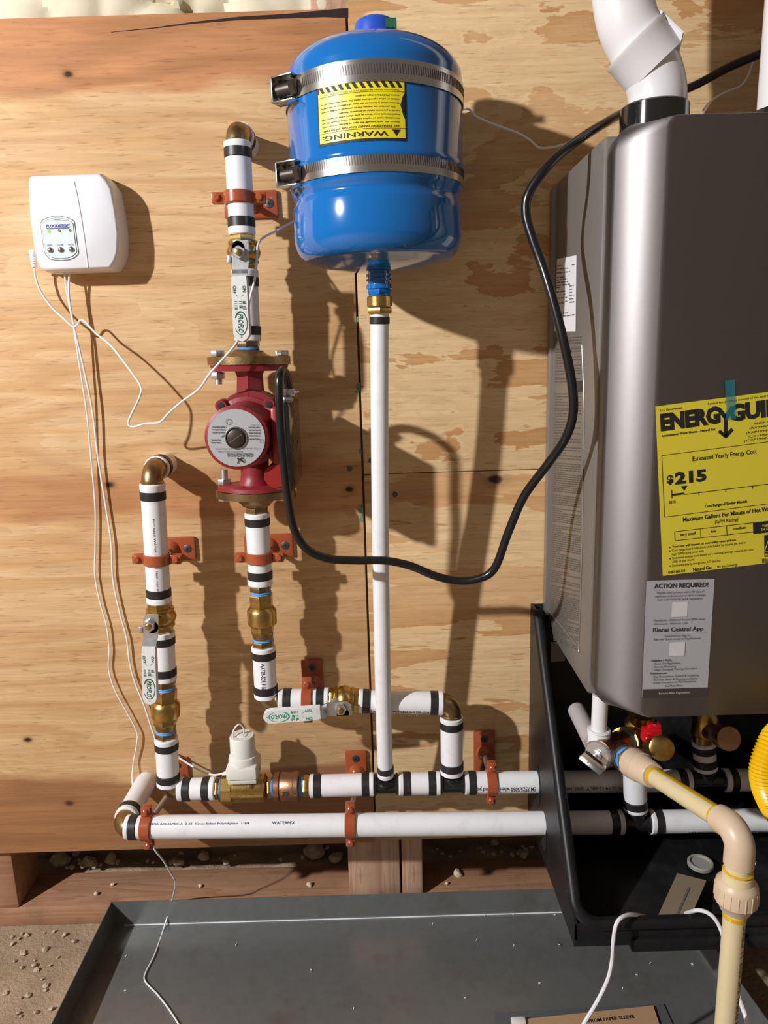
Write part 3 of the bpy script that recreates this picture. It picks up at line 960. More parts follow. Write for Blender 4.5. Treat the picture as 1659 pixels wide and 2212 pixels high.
# ---- solenoid shut-off valve -----------------------------------------------
sv = thing('solenoid_valve', 'brass shut-off valve with ivory motor housing and wire loop', 'solenoid valve', P(530, 1703, SP))
b0, b1 = P(481, 1703, SP), P(579, 1701, SP)
bx = (b1 - b0).normalized()
MB().lathe(b0, bx, [(0, .0235), (.001, .0245), (.0165, .0245), (.0175, .0235)], 8, False, phase=math.pi / 8).build('octagon_end', M_BRASS, sv)
MB().lathe(b0 + bx * .0165, bx, [(0, .0225), (.0455, .0225), (.0515, .0215), (.054, .0175)], 28).build('body', M_BRASS, sv)
tx = MB(); text_cyl(tx, 'FS 3/4NPT', b0, bx, NV, .022, .030, .0225, .02, roll=-.05)
tx.build('cast_lettering', mat('polished_brass_relief', (0.70, 0.48, 0.18), .3, 1.0), sv, fix=False)
MB().box(lerp(b0, b1, .68) + ZV * .012 + NV * .018, .006, .006, .012, None, .001).build('pointer', M_DBRASS, sv)
top = P(530, 1655, SP)
ms = P(528, 1672, SP)
MB().cyl(lerp(b0, b1, .5), ms + ZV * .004, .013, seg=20).build('neck', M_BRASS, sv)
MB().bbox(ms + Vector((-.023, -.022, -.006)), ms + Vector((.023, .024, .002)), .003).build('mount_foot', mat('pale_green_grey', (0.55, 0.56, 0.48), .4), sv)
hs = MB(); z0 = ms.z + .002; z1 = P(530, 1642, SP).z
hs.bbox(Vector((ms.x - .0245, ms.y - .024, z0)), Vector((ms.x + .0240, ms.y + .026, z1)), .004)
hb = hs.build('motor_box', M_IVORY, sv)
z2 = P(530, 1632, SP).z; z3 = P(533, 1588, SP).z
mc = Vector((ms.x + .0005, ms.y + .001, 0))
MB().lathe(mc + ZV * (z1 - .002), ZV, [(0, .0240), (z2 - z1, .0236), (z2 - z1 + .004, .0222), (z2 - z1 + .005, .0205)], 32).build('collar', M_IVORY, hb)
MB().lathe(mc + ZV * z2, ZV, [(0, .0202), (z3 - z2 - .002, .0196), (z3 - z2, .0182)], 32).build('cap', M_IVORY, hb)
MB().lathe(mc + ZV * z3, ZV, [(-.001, .009), (.0012, .0085), (.0022, .0055)], 20).build('button', M_IVORY, hb)
lp = [mc + Vector((-.013, -.008, z3 - .002)), mc + Vector((-.011, -.007, z3 + .012)), mc + Vector((-.003, -.003, z3 + .020)), mc + Vector((.003, .000, z3 + .012)), mc + Vector((.003, .002, z3 - .002))]
MB().tube(spline(lp, 6), .0013, 8).build('wire_loop', M_WIRE, hb)
MB().cyl(Vector((ms.x - .023, ms.y - .004, z0 + .005)), Vector((ms.x - .034, ms.y - .004, z0 + .001)), .0036, .0028, 12).build('strain_relief', M_IVORY, hb)

# ---- bronze union ----------------------------------------------------------
adapter('blue-taped nipple between solenoid valve and bronze union', b1, P(593, 1700, SP), 1, r=.0165, m=M_BRASS)
u0, u1 = P(593, 1700, SP), P(646, 1698, SP)
un = thing('bronze_union', 'brown bronze spring check coupling right of the solenoid valve', 'pipe union', lerp(u0, u1, .5))
ua = (u1 - u0).normalized(); L = (u1 - u0).length
MB().lathe(u0, ua, [(0, .0215), (.001, .0235), (.0085, .0235), (.0095, .0215)], 10, False).build('ring_nut', M_BRONZE, un)
MB().lathe(u0 + ua * .0095, ua, [(0, .0205), (.003, .0225), (L - .018, .0222), (L - .0165, .0235), (L - .0105, .0235), (L - .0095, .0215)], 28).build('body', M_BRONZE, un)
tx = MB(); text_cyl(tx, 'SB', u0, ua, NV, .0155, .011, .0226, .03, roll=0.05)
text_cyl(tx, 'MADE IN', u0, ua, NV, L - .0070, .0052, .0236, .03, roll=0.05)
tx.build('cast_lettering', mat('dark_bronze', (0.14, 0.075, 0.045), .5, .8), un, fix=False)
adapter('hex adapter with blue tape right of the bronze union', u1, P(669, 1698, SP), 0, m=M_BRASS)

# ---- upper horizontal run --------------------------------------------------
e0, e1 = P(670, 1698, SP), P(808, 1694, SP)
pex('horizontal pipe between bronze union and first black tee', e0, e1, SP, rings=(.012, -.013))
t0, t1 = P(808, 1694, SP), P(861, 1693, SP)
TP1 = P(833, 1676, SP + .004)
tee('first black tee with the tank pipe entering from above', t0, t1, TP1 - ZV * .004)
f0, f1 = P(861, 1693, SP), P(951, 1692, SP)
pex('very short pipe between the two black tees', f0, f1, SP, rings=(.013, -.013))
t2, t3 = P(951, 1692, SP), P(1003, 1691, SP)
TP2 = P(976, 1670, SP)
tee('second black tee next to the right clamp', t2, t3, TP2 - ZV * .004)
g0, g1 = P(1003, 1691, SP), P(1490, 1686, SP)
pex('pipe from the second black tee through the black bin wall', g0, g1, SP, rings=(.012, -.014),
    txt=[('EM F525/5050 when insulated per 1', .012, .10, True, -.1, .0075), ('ASTM F876 12-14-12-0BUY 10/05 1800', .155, .125, True, -.1, .0065)])
t4, t5 = P(1490, 1686, SP), P(1562, 1685, SP)
tee('black tee inside the bin below the rear brass valve', t4, t5, P(1524, 1660, SP))
pex('pipe running right out of the bin tee in the back row', P(1562, 1685, SP), P(1820, 1683, SP), SP, rings=(.014,))

# ---- pump riser ------------------------------------------------------------
c = P(512, 283, SP)
q0, q1 = P(513, 307, SP), P(523, 508, SP)
pex('short white pipe leaving the plywood behind the top of the pump riser', Vector((c.x, .01, c.z)), Vector((c.x, -SP + .020, c.z)), 0, 0, rings=(-.016,))
brass_elbow('brass elbow at the top of the pump riser left of the blue tank', Vector((c.x, -SP + .022, c.z)), c, q0)
pex('top pipe of the pump riser with a grey smudge', q0, q1, SP, rings=(.014, -.016))
ball_valve('white-lever ball valve above the red pump', P(524, 508, SP), P(529, 584, SP), P(517, 546, SP + .045), P(526, 738, SP + .045))
pex('short pipe behind the lever above the red pump', P(529, 583, SP), P(536, 737, SP), SP, rings=(.016, -.014))
adapter('hex adapter with blue tape on top of the red pump', P(536, 737, SP), P(537, 757, SP), 1)
PT = P(537, 757, SP)

# ---- pump ------------------------------------------------------------------
pd = (P(554, 1092, SP) - P(537, 757, SP)).normalized()      # pump axis, pointing down
def flange_loop(c, hw, hd, ax_x, ax_y):
    pts = []
    R1, R2 = hd, hd * .42
    for k in range(36):
        an = 2 * math.pi * k / 36
        x = math.cos(an); y = math.sin(an)
        # oval two-bolt flange
        rx = hw * (abs(x) ** .9) * (1 if x >= 0 else -1)
        ry = hd * y * (1 - .45 * abs(x) ** 2.2)
        pts.append(c + ax_x * rx + ax_y * ry)
    return pts
px_ = (XV - pd * XV.dot(pd)).normalized(); py_ = pd.cross(px_)
def pump_flange(label, top_y, bot_y, dome_y, cxpx, up):
    """brass companion flange; pixels: plate from top_y to bot_y, dome end at dome_y"""
    a, b, d_ = P(cxpx[0], top_y, SP), P(cxpx[1], bot_y, SP), P(cxpx[2], dome_y, SP)
    t = thing('pump_flange', label, 'pump flange', b, 'brass pump flanges')
    MB().loft([flange_loop(a, .059, .036, px_, py_), flange_loop(b, .059, .036, px_, py_)]).build('plate', M_DBRASS, t)
    base = a if up else b
    ax = d_ - base; L = ax.length
    MB().lathe(base, ax, [(-.001, .034), (L * .25, .030), (L * .55, .024), (L * .8, .0215), (L, .020)], 28).build('dome', M_DBRASS, t)
    return t
pump_flange('upper brass flange bolted on top of the red pump', 770, 787, 756, (537, 538, 537), True)
pump_flange('lower brass flange bolted under the red pump', 1059, 1074, 1092, (552, 553, 554), False)
pump = thing('circulation_pump', 'red circulation pump with silver nameplate and black terminal box', 'pump', P(553, 1058, SP))
fa, fb = P(538, 788, SP), P(539, 801, SP)
ga, gb = P(551, 1044, SP), P(552, 1058, SP)
MB().loft([flange_loop(fa, .056, .034, px_, py_), flange_loop(fb, .053, .032, px_, py_)]).build('top_flange', M_RED, pump)
MB().loft([flange_loop(ga, .048, .027, px_, py_), flange_loop(lerp(ga, gb, .4), .055, .033, px_, py_), flange_loop(gb, .056, .034, px_, py_)]).build('bottom_flange', M_RED, pump)
nk = MB()
hexr = lambda c, r, sq: [c + px_ * r * math.cos(math.radians(30 + 60 * k)) * sq + py_ * r * math.sin(math.radians(30 + 60 * k)) for k in range(6)]
nk.loft([hexr(fb, .021, 1.05), hexr(P(540, 812, SP), .0195, 1.0), hexr(P(543, 900, SP), .0215, 1.05)])
nk.build('upper_neck', M_RED, pump)
MB().lathe(P(549, 985, SP), pd, [(0, .021), (.025, .0205), (.034, .0215), (.043, .027)], 28).build('lower_neck', M_RED, pump)
FC = P(511, 946, .185)                  # centre of the motor face
# volute behind, motor can in front
vc = Vector((FC.x, 0, FC.z))
vol = MB()
vol.lathe(Vector((FC.x + .004, -.040, FC.z + .006)), NV, [(0, .040), (.008, .050), (.045, .052), (.055, .050)], 40)
vol.build('volute', M_RED, pump)
MB().lathe(Vector((FC.x, -.090, FC.z)), NV, [(0, .049), (.012, .049), (.014, .043), (.040, .041), (.078, .0415), (.090, .0425), (.094, .0418), (.0955, .039), (.0958, .0385)], 48).build('motor_can', M_RED, pump)
# motor mounting ears with screws
for an in (48, 132, 225, 318):
    a_ = math.radians(an)
    e = Vector((FC.x + .050 * math.cos(a_), -.088, FC.z + .050 * math.sin(a_)))
    eo = MB().lathe(e, NV, [(0, .0095), (.020, .0085), (.0215, .0075)], 16).build('mounting_ear', M_RED, pump)
    MB().lathe(e + NV * .0216, NV, [(0, .0048), (.001, .0045), (.0012, .002)], 12).build('ear_screw', M_BLACK, eo)
# nameplate
fy = -.1862
npl = MB().lathe(Vector((FC.x, fy + .0006, FC.z)), NV, [(0, .0374), (.0012, .0374)], 56)
npo = npl.build('nameplate', M_PLATE, pump, 'silver round nameplate printed upside down')
MB().band(Vector((FC.x, fy - .0012, FC.z)), NV, .0022, .0134, .0150, 36).build('plug_ring', M_STEEL, npo)
MB().band(Vector((FC.x, fy - .0009, FC.z)), NV, .0008, .0100, .0137, 36).build('plug_recess', M_BLACK, npo)
plg = MB().lathe(Vector((FC.x, fy - .0006, FC.z)), NV, [(0, .0113), (.0016, .0113), (.0022, .0102)], 28).build('vent_plug', mat('dark_bronze_plug', (0.075, 0.055, 0.045), .4, .7), npo)
d2 = Vector((math.cos(math.radians(33)), 0, math.sin(math.radians(33))))
MB().box(Vector((FC.x, fy - .0030, FC.z)), .021, .0006, .0011, (d2, Vector((0, 1, 0)), d2.cross(Vector((0, 1, 0))))).build('plug_slot', M_STEEL, plg)
tx = MB()
fs_ = .1875
text_px(tx, 'GRUNDFOS', (546, 979), (490, 979), fs_, 7.5, .03)
text_px(tx, 'INSULATION TYPE', (524, 974), (471, 974), fs_, 3, .0)
text_px(tx, 'P/N 59896771P1', (501, 968), (464, 968), fs_, 3)
text_px(tx, 'TYPE UPS 26-99', (562, 967), (522, 967), fs_, 3)
text_px(tx, 'US 10 1', (560, 916), (542, 916), fs_, 3.5)
for i, y in enumerate((923, 929, 935, 941, 948)):
    words_px(tx, (537, y), (562, y), 2.2, fs_, seed=i + 3)
for i, y in enumerate((922, 928, 934)):
    words_px(tx, (458, y), (487, y), 2.2, fs_, seed=i + 13)
for i, y in enumerate((950, 956)):
    words_px(tx, (456, y), (476, y), 2.2, fs_, seed=i + 23)
# small round approval mark and the pump-maker's x mark
for k in range(10):
    a0, a1 = 2 * math.pi * k / 10, 2 * math.pi * (k + 1) / 10
    line_px(tx, (494 + 6 * math.cos(a0), 911 + 6 * math.sin(a0)), (494 + 6 * math.cos(a1), 911 + 6 * math.sin(a1)), 1.2, fs_)
    a0, a1 = 2 * math.pi * k / 10, 2 * math.pi * (k + 1) / 10
    line_px(tx, (565 + 4 * math.cos(a0), 953 + 4 * math.sin(a0)), (565 + 4 * math.cos(a1), 953 + 4 * math.sin(a1)), 1, fs_)
line_px(tx, (478, 944), (484, 940), 2, fs_); line_px(tx, (484, 940), (487, 945), 2, fs_)
tx.build('lettering', mat('grey_plate_print', (0.12, 0.12, 0.13), .5), npo, fix=False)
tx = MB()
line_px(tx, (513, 1001), (519, 991), 2.2, fs_); line_px(tx, (519, 991), (525, 989), 2.2, fs_); line_px(tx, (512, 989), (516, 993), 2.2, fs_)
line_px(tx, (518, 992), (527, 999), 2.6, fs_); line_px(tx, (527, 999), (527, 992), 1.6, fs_); line_px(tx, (521, 988), (526, 990), 2, fs_)
tx.build('maker_mark', M_BLACK, npo, fix=False)
# terminal box on the right
tz0, tz1 = P(620, 1058, .15).z, P(620, 868, .15).z
xa_, xb_ = P(588, 960, .165).x, P(622, 960, .165).x
MB().bbox((xa_, -.168, tz0 + .003), (xb_ - .004, -.060, tz1 - .006), .004).build('terminal_base', M_REDBOX, pump)
rb = MB()
rb.lathe(Vector((xa_ + .003, -.169, tz0 + .022)), (0, 1, 0), [(0, .0155), (.002, .0165), (.06, .0165)], 24)
rb.build('base_lobe', M_REDBOX, pump)
MB().bbox((xa_ - .018, -.110, FC.z - .028), (xa_ + .01, -.070, FC.z + .035), .003).build('box_bridge', M_RED, pump)
cv = MB().bbox((xb_ - .0075, -.1725, tz0), (xb_ + .0055, -.052, tz1), .0045).build('terminal_cover', M_GLOSSBLK, pump, 'glossy black terminal cover')
# arrow mark on the cover's side
ar = MB(); xx = xb_ + .0059
def S(y, z): return Vector((xx, -y, FC.z + z))
for i in range(8):
    a0, a1 = math.radians(-60 + 120 * i / 8), math.radians(-60 + 120 * (i + 1) / 8)
    ar.add([S(.115 - .018 * math.cos(a_) * k_, .026 * math.sin(a_) * k_) for a_, k_ in ((a0, 1), (a1, 1), (a1, .72), (a0, .72))], [[0, 1, 2, 3]])
ar.add([S(.098, .016), S(.118, .030), S(.118, .008)], [[0, 1, 2]]); ar.add([S(.098, -.016), S(.118, -.030), S(.118, -.008)], [[0, 1, 2]])
ar.build('flow_arrow', M_DGREY, cv, fix=False)
MB().cyl(Vector((xb_ - .001, -.1735, tz0 + .012)), Vector((xb_ - .001, -.171, tz0 + .012)), .003, seg=12).build('cover_screw', M_STEEL, cv)
# cable gland
gl0 = Vector((xb_ - .006, -.118, tz1))
MB().hexn(gl0 - ZV * .001, gl0 + ZV * .005, .0115).build('gland_nut', M_ZINC, pump)
MB().bbox(gl0 + Vector((-.013, -.010, .005)), gl0 + Vector((.014, .010, .017)), .003).build('cable_clamp', M_STEEL, pump)
for k in (-1, 1):
    MB().lathe(gl0 + Vector((.0135 - .002, -.006 * k, .011)), XV, [(0, .0030), (.004, .0030), (.0042, .0015), (.008, .0015)], 12).build('clamp_screw', M_ZINC, pump)
# flange bolts
for (bx_, y0, y1, nuty) in ((470, 757, 830, 806), (609, 757, 812, 806)):
    a = P(bx_, y0, SP); b = P(bx_ + 2, y1, SP)
    t = thing('flange_bolt', 'zinc bolt through the %s end of the upper pump flange' % ('left' if bx_ < 500 else 'right'), 'bolt', b, 'pump flange bolts')
    MB().hexn(a, a + pd * .0085, .0098).build('bolt_head', M_ZINC, t)
    MB().cyl(a + pd * .006, b, .0052, seg=14).build('shank', M_ZINC, t)
    nn = P(bx_ + 1, nuty, SP); MB().hexn(nn - pd * .001, nn + pd * .008, .0098).build('nut', M_ZINC, t)
for (bx_, y0, y1, nuty, side) in ((484, 1014, 1082, 1036, 'left'), (610, 1040, 1080, 1040, 'right')):
    a = P(bx_, y0, SP); b = P(bx_ + 2, y1, SP)
    t = thing('flange_bolt', 'zinc bolt through the %s end of the lower pump flange' % side, 'bolt', b, 'pump flange bolts')
    MB().cyl(a, b, .0052, seg=14).build('shank', M_ZINC, t)
    MB().hexn(b - pd * .0065, b, .0098).build('bolt_head', M_ZINC, t)
    nn = P(bx_ + 1, nuty, SP); MB().hexn(nn - pd * .001, nn + pd * .0075, .0098).build('nut', M_ZINC, t)

# ---- below the pump --------------------------------------------------------
adapter('plain hex adapter under the lower pump flange', P(554, 1091, SP), P(555, 1108, SP), tape=False)
r0, r1 = P(555, 1107, SP), P(563, 1263, SP)
pex('pipe under the red pump held by an orange clamp', r0, r1, SP, rings=(.013, -.016))
adapter('hex adapter with blue tape under the pump pipe', r1, P(564, 1284, SP), 1)
check_valve('brass check valve under the red pump', P(564, 1283, SP), P(568, 1377, SP))
adapter('hex adapter with blue tape below the pump check valve', P(568, 1376, SP), P(569, 1395, SP), 0)
w0, w1 = P(569, 1395, SP), P(575, 1505, SP)
pex('pipe printed WATER-SDR 9-160PSI above the lower elbow', w0, w1, SP, rings=(.013, -.014), txt=[('WATER-SDR 9-160PSI', .022, .052, False, 0.0, .0065)])
cc = P(577, 1518, SP); k0 = P(603, 1513, SP)
brass_elbow('brass elbow below the printed vertical pipe', w1, cc, k0)
k1 = P(711, 1511, SP)
pex('short horizontal pipe with orange clamp left of the horizontal valve', k0, k1, SP, rings=(.013, -.013))
ball_valve('horizontal ball valve with cream lever and teal print', P(711, 1511, SP), P(776, 1513, SP), P(736, 1530, SP + .045), P(571, 1542, SP + .045), ink=M_TEAL)
m0, m1 = P(775, 1514, SP), P(957, 1519, SP)
pex('horizontal pipe printed COLD POTABLE WATER passing behind the tank pipe', m0, m1, SP, rings=(.012, -.014), txt=[('EATING HOT/COLD POTABLE WATER-SDR 9-160', .001, .124, False, -.55, .0062)])
cc = P(976, 1521, SP); n0 = P(975, 1547, SP)
brass_elbow('brass elbow at the right end of the horizontal pipe', m1, cc, n0)
pex('short vertical pipe down into the second black tee', n0, TP2, SP, rings=(.013, -.014))

# ---- tank pipe -------------------------------------------------------------
ST = 0.140
tp = [P(820, 672, ST), P(820, 900, ST - .006), P(823, 1250, ST - .028), P(829, 1560, SP + .018), TP1]
pts = spline(tp, 10)
t = thing('pex_pipe', 'long thin white pipe hanging from the blue tank to the first tee', 'pipe', TP1, 'white pex pipe lengths')
MB().tube(pts, .0122, 28).build('tube', M_PEX, t)
d0 = (pts[1] - pts[0]).normalized(); d1 = (pts[-1] - pts[-2]).normalized()
MB().band(pts[0] + d0 * .012, d0, .0095, .0112, .0134).build('crimp_ring', M_RING, t)
MB().band(pts[-1] - d1 * .014, d1, .0115, .0112, .0134).build('crimp_ring', M_RING, t)
MB().lathe(pts[-1] - d1 * .0075, d1, [(0, .0120), (.001, .0130), (.0065, .0130), (.007, .012)], 28).build('end_sleeve', M_PEX, t)

# ---- bottom pipe run -------------------------------------------------------
c = P(262, 1786, SC); y0_, y1_ = P(273, 1787, SC), P(1345, 1776, SC)
pex('slanting white pipe leaving the plywood at the lower left', Vector((c.x, .01, c.z)), Vector((c.x, -SC + .022, c.z)), 0, 0, rings=(-.014,),
    txt=None)
brass_elbow('brass elbow at the left end of the long bottom pipe', Vector((c.x, -SC + .026, c.z)), c, y0_)
pex('long bottom pipe running across the wall into the black bin', y0_, y1_, SC, rings=(.012, -.014),
    txt=[('UPONOR AQUAPEX-A  2-51  Cross-linked Polyethylene  1-1/4', .028, .165, False, .85, .003), ('WATERPEX', .228, .035, False, .85, .0042)])
tee('black tee inside the bin under the front vertical pipe', y1_, P(1402, 1775, SC), P(1373, 1748, SC))
pex('white pipe running right along the bin in the front row', P(1402, 1775, SC), P(1800, 1770, SC), SC, rings=(.013,), txt=[('RTZ0890/100SDRFEET', .055, .075, True, -.55, .005), ('MADE IN USA 200', .15, .06, True, -.55, .005)])
pex('vertical white pipe rising from the bin tee to the brass cluster', P(1373, 1748, SC), P(1371, 1660, SC), SC, rings=(.012,))
pex('short banded pipe under the rear brass valve', P(1524, 1660, SP), P(1520, 1600, SP), SP, rings=(.013, -.012))

# ---- clamps ----------------------------------------------------------------
pipe_clamp('orange clamp on the top pipe left of the blue tank', P(516, 428, SP), (q1 - q0), (543, 443), False, XV)
pipe_clamp('orange clamp on the left riser', P(340, 1207, SP), dl, (371, 1184), False, XV)
pipe_clamp('orange clamp on the pipe under the red pump', P(561, 1203, SP), (r1 - r0), (581, 1177), False, XV)
pipe_clamp('orange clamp with upright plate left of the horizontal valve', P(664, 1512, SP), (k1 - k0), (676, 1470), True, ZV)
pipe_clamp('orange clamp in the middle of the long bottom pipe', P(757, 1780, SC), (y1_ - y0_), (770, 1664), True, ZV)
pipe_clamp('orange clamp right of the second black tee', P(1061, 1690, SP), (g1 - g0), (1045, 1622), True, ZV)
pipe_clamp('orange clamp near the left end of the long bottom pipe', P(319, 1786, SC), (y1_ - y0_), (388, 1678), True, ZV)

# ================================================================== expansion tank
TR_ = 0.109
tc = P(812, 330, ST); TX0 = tc.x
def zf(py, px=812, s=ST): return P(px, py, s).z
zb1, zb2 = P(812, 151, ST + TR_).z, P(812, 347, ST + TR_).z
tank = thing('expansion_tank', 'glossy blue expansion tank strapped to the wall', 'tank', (TX0, -ST, 1.1))
z_nip = zf(588, 819)
zsh = P(812, 566, ST + TR_ * .9).z
zgr = P(812, 398, ST + TR_).z
ztop = zf(186)
prof = []
dz = 0.0
bz = z_nip
# bottom dome
for k in range(9):
    x = k / 8
    prof.append((bz + .020 * (1 - math.sqrt(max(0, 1 - (x * .80) ** 2))) * 1.6, TR_ * .80 * x + .0005))
zc = prof[-1][0]
for k in range(1, 9):
    an = math.pi / 2 * k / 8
    prof.append((zc + .030 * (1 - math.cos(an)), TR_ * .80 + TR_ * .19 * math.sin(an)))
prof += [(zgr - .010, TR_ * .985), (zgr - .006, TR_ * .975), (zgr - .002, TR_ * .955), (zgr + .002, TR_ * .955), (zgr + .006, TR_ * .978), (zgr + .012, TR_)]
zgr2 = P(812, 328, ST + TR_).z
prof += [(zgr2 - .006, TR_), (zgr2 - .002, TR_ * 1.018), (zgr2 + .003, TR_ * 1.018), (zgr2 + .006, TR_), (ztop, TR_)]
for k in range(1, 12):
    an = math.pi / 2 * k / 11
    prof.append((ztop + .040 * math.sin(an), TR_ * .42 + TR_ * .58 * math.cos(an)))
prof.append((ztop + .046, .0005))
MB().lathe((TX0, -ST, 0), ZV, prof, 72).build('shell', M_BLUE, tank)
zcap = ztop + .044
MB().lathe((TX0 + .004, -ST - .004, zcap), ZV, [(-.004, .026), (.018, .026), (.024, .024), (.0275, .018), (.028, .0005)], 32).build('top_cap', M_BLUECAP, tank, 'deep blue valve cap')
gs = MB(); gs.box((TX0 + .020, -ST - .0265, zcap + .016), .018, .001, .010, None); gs.build('green_sticker', M_GREEN, tank)
zn1 = zf(642, 820)
nx = P(819, 615, ST).x
hN = z_nip - zn1
MB().lathe((nx, -ST, z_nip + .004), -ZV, [(0, .014), (.006, .0135), (.0065, .0165), (.010, .0165), (.0105, .0140), (.012, .0140), (.0125, .0165), (.0155, .0165), (.016, .0140), (hN * .60, .0140), (hN * .62, .0165), (hN * .80, .0168), (hN * .82, .0142), (hN + .004, .0140)], 24).build('inlet_neck', M_BLUE, tank)
MB().hexn((nx, -ST, zn1 + hN * .32), (nx, -ST, zn1 + hN * .10), .0172).build('neck_nut', M_BLUE, tank)
bf = thing('brass_adapter', 'shiny brass adapter under the blue tank', 'pipe adapter', (nx, -ST, zf(672, 820)), 'hex brass adapters')
za, zb_, zc_ = zn1, zf(664, 820), zf(678, 820)
MB().lathe((nx, -ST, za + .001), -ZV, [(0, .0155), (.001, .0165), (za - zb_, .0165)], 28).build('sleeve', M_BRASS, bf)
MB().hexn((nx, -ST, zb_), (nx, -ST, zc_), .0178).build('hex_nut', M_BRASS, bf)
# warning label wrapped round the shell (printed upside down because the tank hangs inverted)
def cylpt(px, py, r):
    d = ray(px, py)
    ox, oy = CAM.x - TX0, CAM.y + ST
    a = d.x ** 2 + d.y ** 2; b = 2 * (ox * d.x + oy * d.y); c_ = ox ** 2 + oy ** 2 - r * r
    t = (-b - math.sqrt(b * b - 4 * a * c_)) / (2 * a)
    return CAM + d * t
def cang(p): return math.atan2(p.x - TX0, -(p.y + ST))
LTl, LTr = cylpt(683, 186, TR_), cylpt(876, 165, TR_)
LBl, LBr = cylpt(690, 319, TR_), cylpt(878, 305, TR_)
aL, aR = (cang(LTl) + cang(LBl)) / 2, (cang(LTr) + cang(LBr)) / 2
zLt, zLb = zb1 - .0105, (LBl.z + LBr.z) / 2
def LAB(u, v, e=0.0):
    """u: 0 left..1 right, v: 0 bottom..1 top as seen in the room"""
    an = aL + (aR - aL) * u
    r = TR_ + .0004 + e
    return Vector((TX0 + r * math.sin(an), -ST - r * math.cos(an), zLb + (zLt - zLb) * v))
def lab_grid(mb, u0, u1, v0, v1, e, n=20, skew=0.0):
    n = max(1, int(n * abs(u1 - u0)) + 1)
    vs = []
    for i in range(n + 1):
        u = u0 + (u1 - u0) * i / n
        vs += [LAB(u, v0, e), LAB(u + skew, v1, e)]
    mb.add(vs, [[2 * i, 2 * i + 2, 2 * i + 3, 2 * i + 1] for i in range(n)], True)
wl = MB(); lab_grid(wl, 0, 1, 0, 1, .0)
wlo = wl.build('warning_label', M_BLACK, tank, 'yellow and black WARNING label, upside down', fix=False)
wy = MB(); lab_grid(wy, .022, .985, .045, 1, .0003); wy.build('label_field', M_YEL, wlo, fix=False)
bk = MB()
for i in range(-1, 14):
    u = i / 13.0
    a_, b_ = max(.022, u), min(.985, u + .038)
    if b_ - a_ > .01:
        k_ = min(.045, .985 - b_) if u + .038 + .045 > .985 else .045
        lab_grid(bk, a_, b_, .885, 1.0, .0006, skew=-0.045 if a_ - .045 >= .022 else -max(0, a_ - .022))
for v in (.815, .205): lab_grid(bk, .022, .985, v, v + .006, .0006)
# black arrow tab on the right edge
bk.add([LAB(.985, .80, .0006), LAB(.985, .36, .0006), LAB(.965, .42, .0006), LAB(.935, .60, .0006), LAB(.962, .74, .0006)], [[0, 1, 2, 3, 4]])
def text_lab(mb, s, u_start, u_end, v, hv, bold=.01, shear=0):
    vs, fs, x0, x1, y0, y1 = text_flat(s, bold, shear)
    mb.add([LAB(u_start + (u_end - u_start) * (q.x - x0) / (x1 - x0), v - hv * q.y / .72, .0006) for q in vs], fs)
text_lab(bk, 'WARNING:', .80, .06, .160, .085, .02)
bk.add([LAB(.93, .185, .0006), LAB(.84, .185, .0006), LAB(.885, .075, .0006)], [[0, 1, 2]])
text_lab(bk, 'ALL EXPANSION TANKS CAN FAIL WITH TIME.', .925, .07, .262, .034, .012, .2)
lines = ['Inspect this tank annually for signs of leakage or corrosion.', 'Immediately repair or replace a leaking or corroded tank. Do not',
         'install this tank in or above an area where a leak or burst could', 'result in personal injury or property damage.',
         'This product can expose you to chemicals including styrene', 'Toluene which is known to the State of California to cause birth',
         'defects or other reproductive harm. For more information go to', 'www.P65Warnings.ca.gov.']
ends = [.06, .06, .06, .27, .06, .06, .06, .46]
for i, (s_, e_) in enumerate(zip(lines, ends)):
    text_lab(bk, s_, .925 if i != 4 else .88, e_, .325 + i * .063, .026, .012, .2)
text_lab(bk, 'FLEXCON TANK PRODUCTS INC SACO MAINE USA', .92, .10, .855, .020, .0)
bk.build('lettering', M_BLACK, wlo, fix=False)

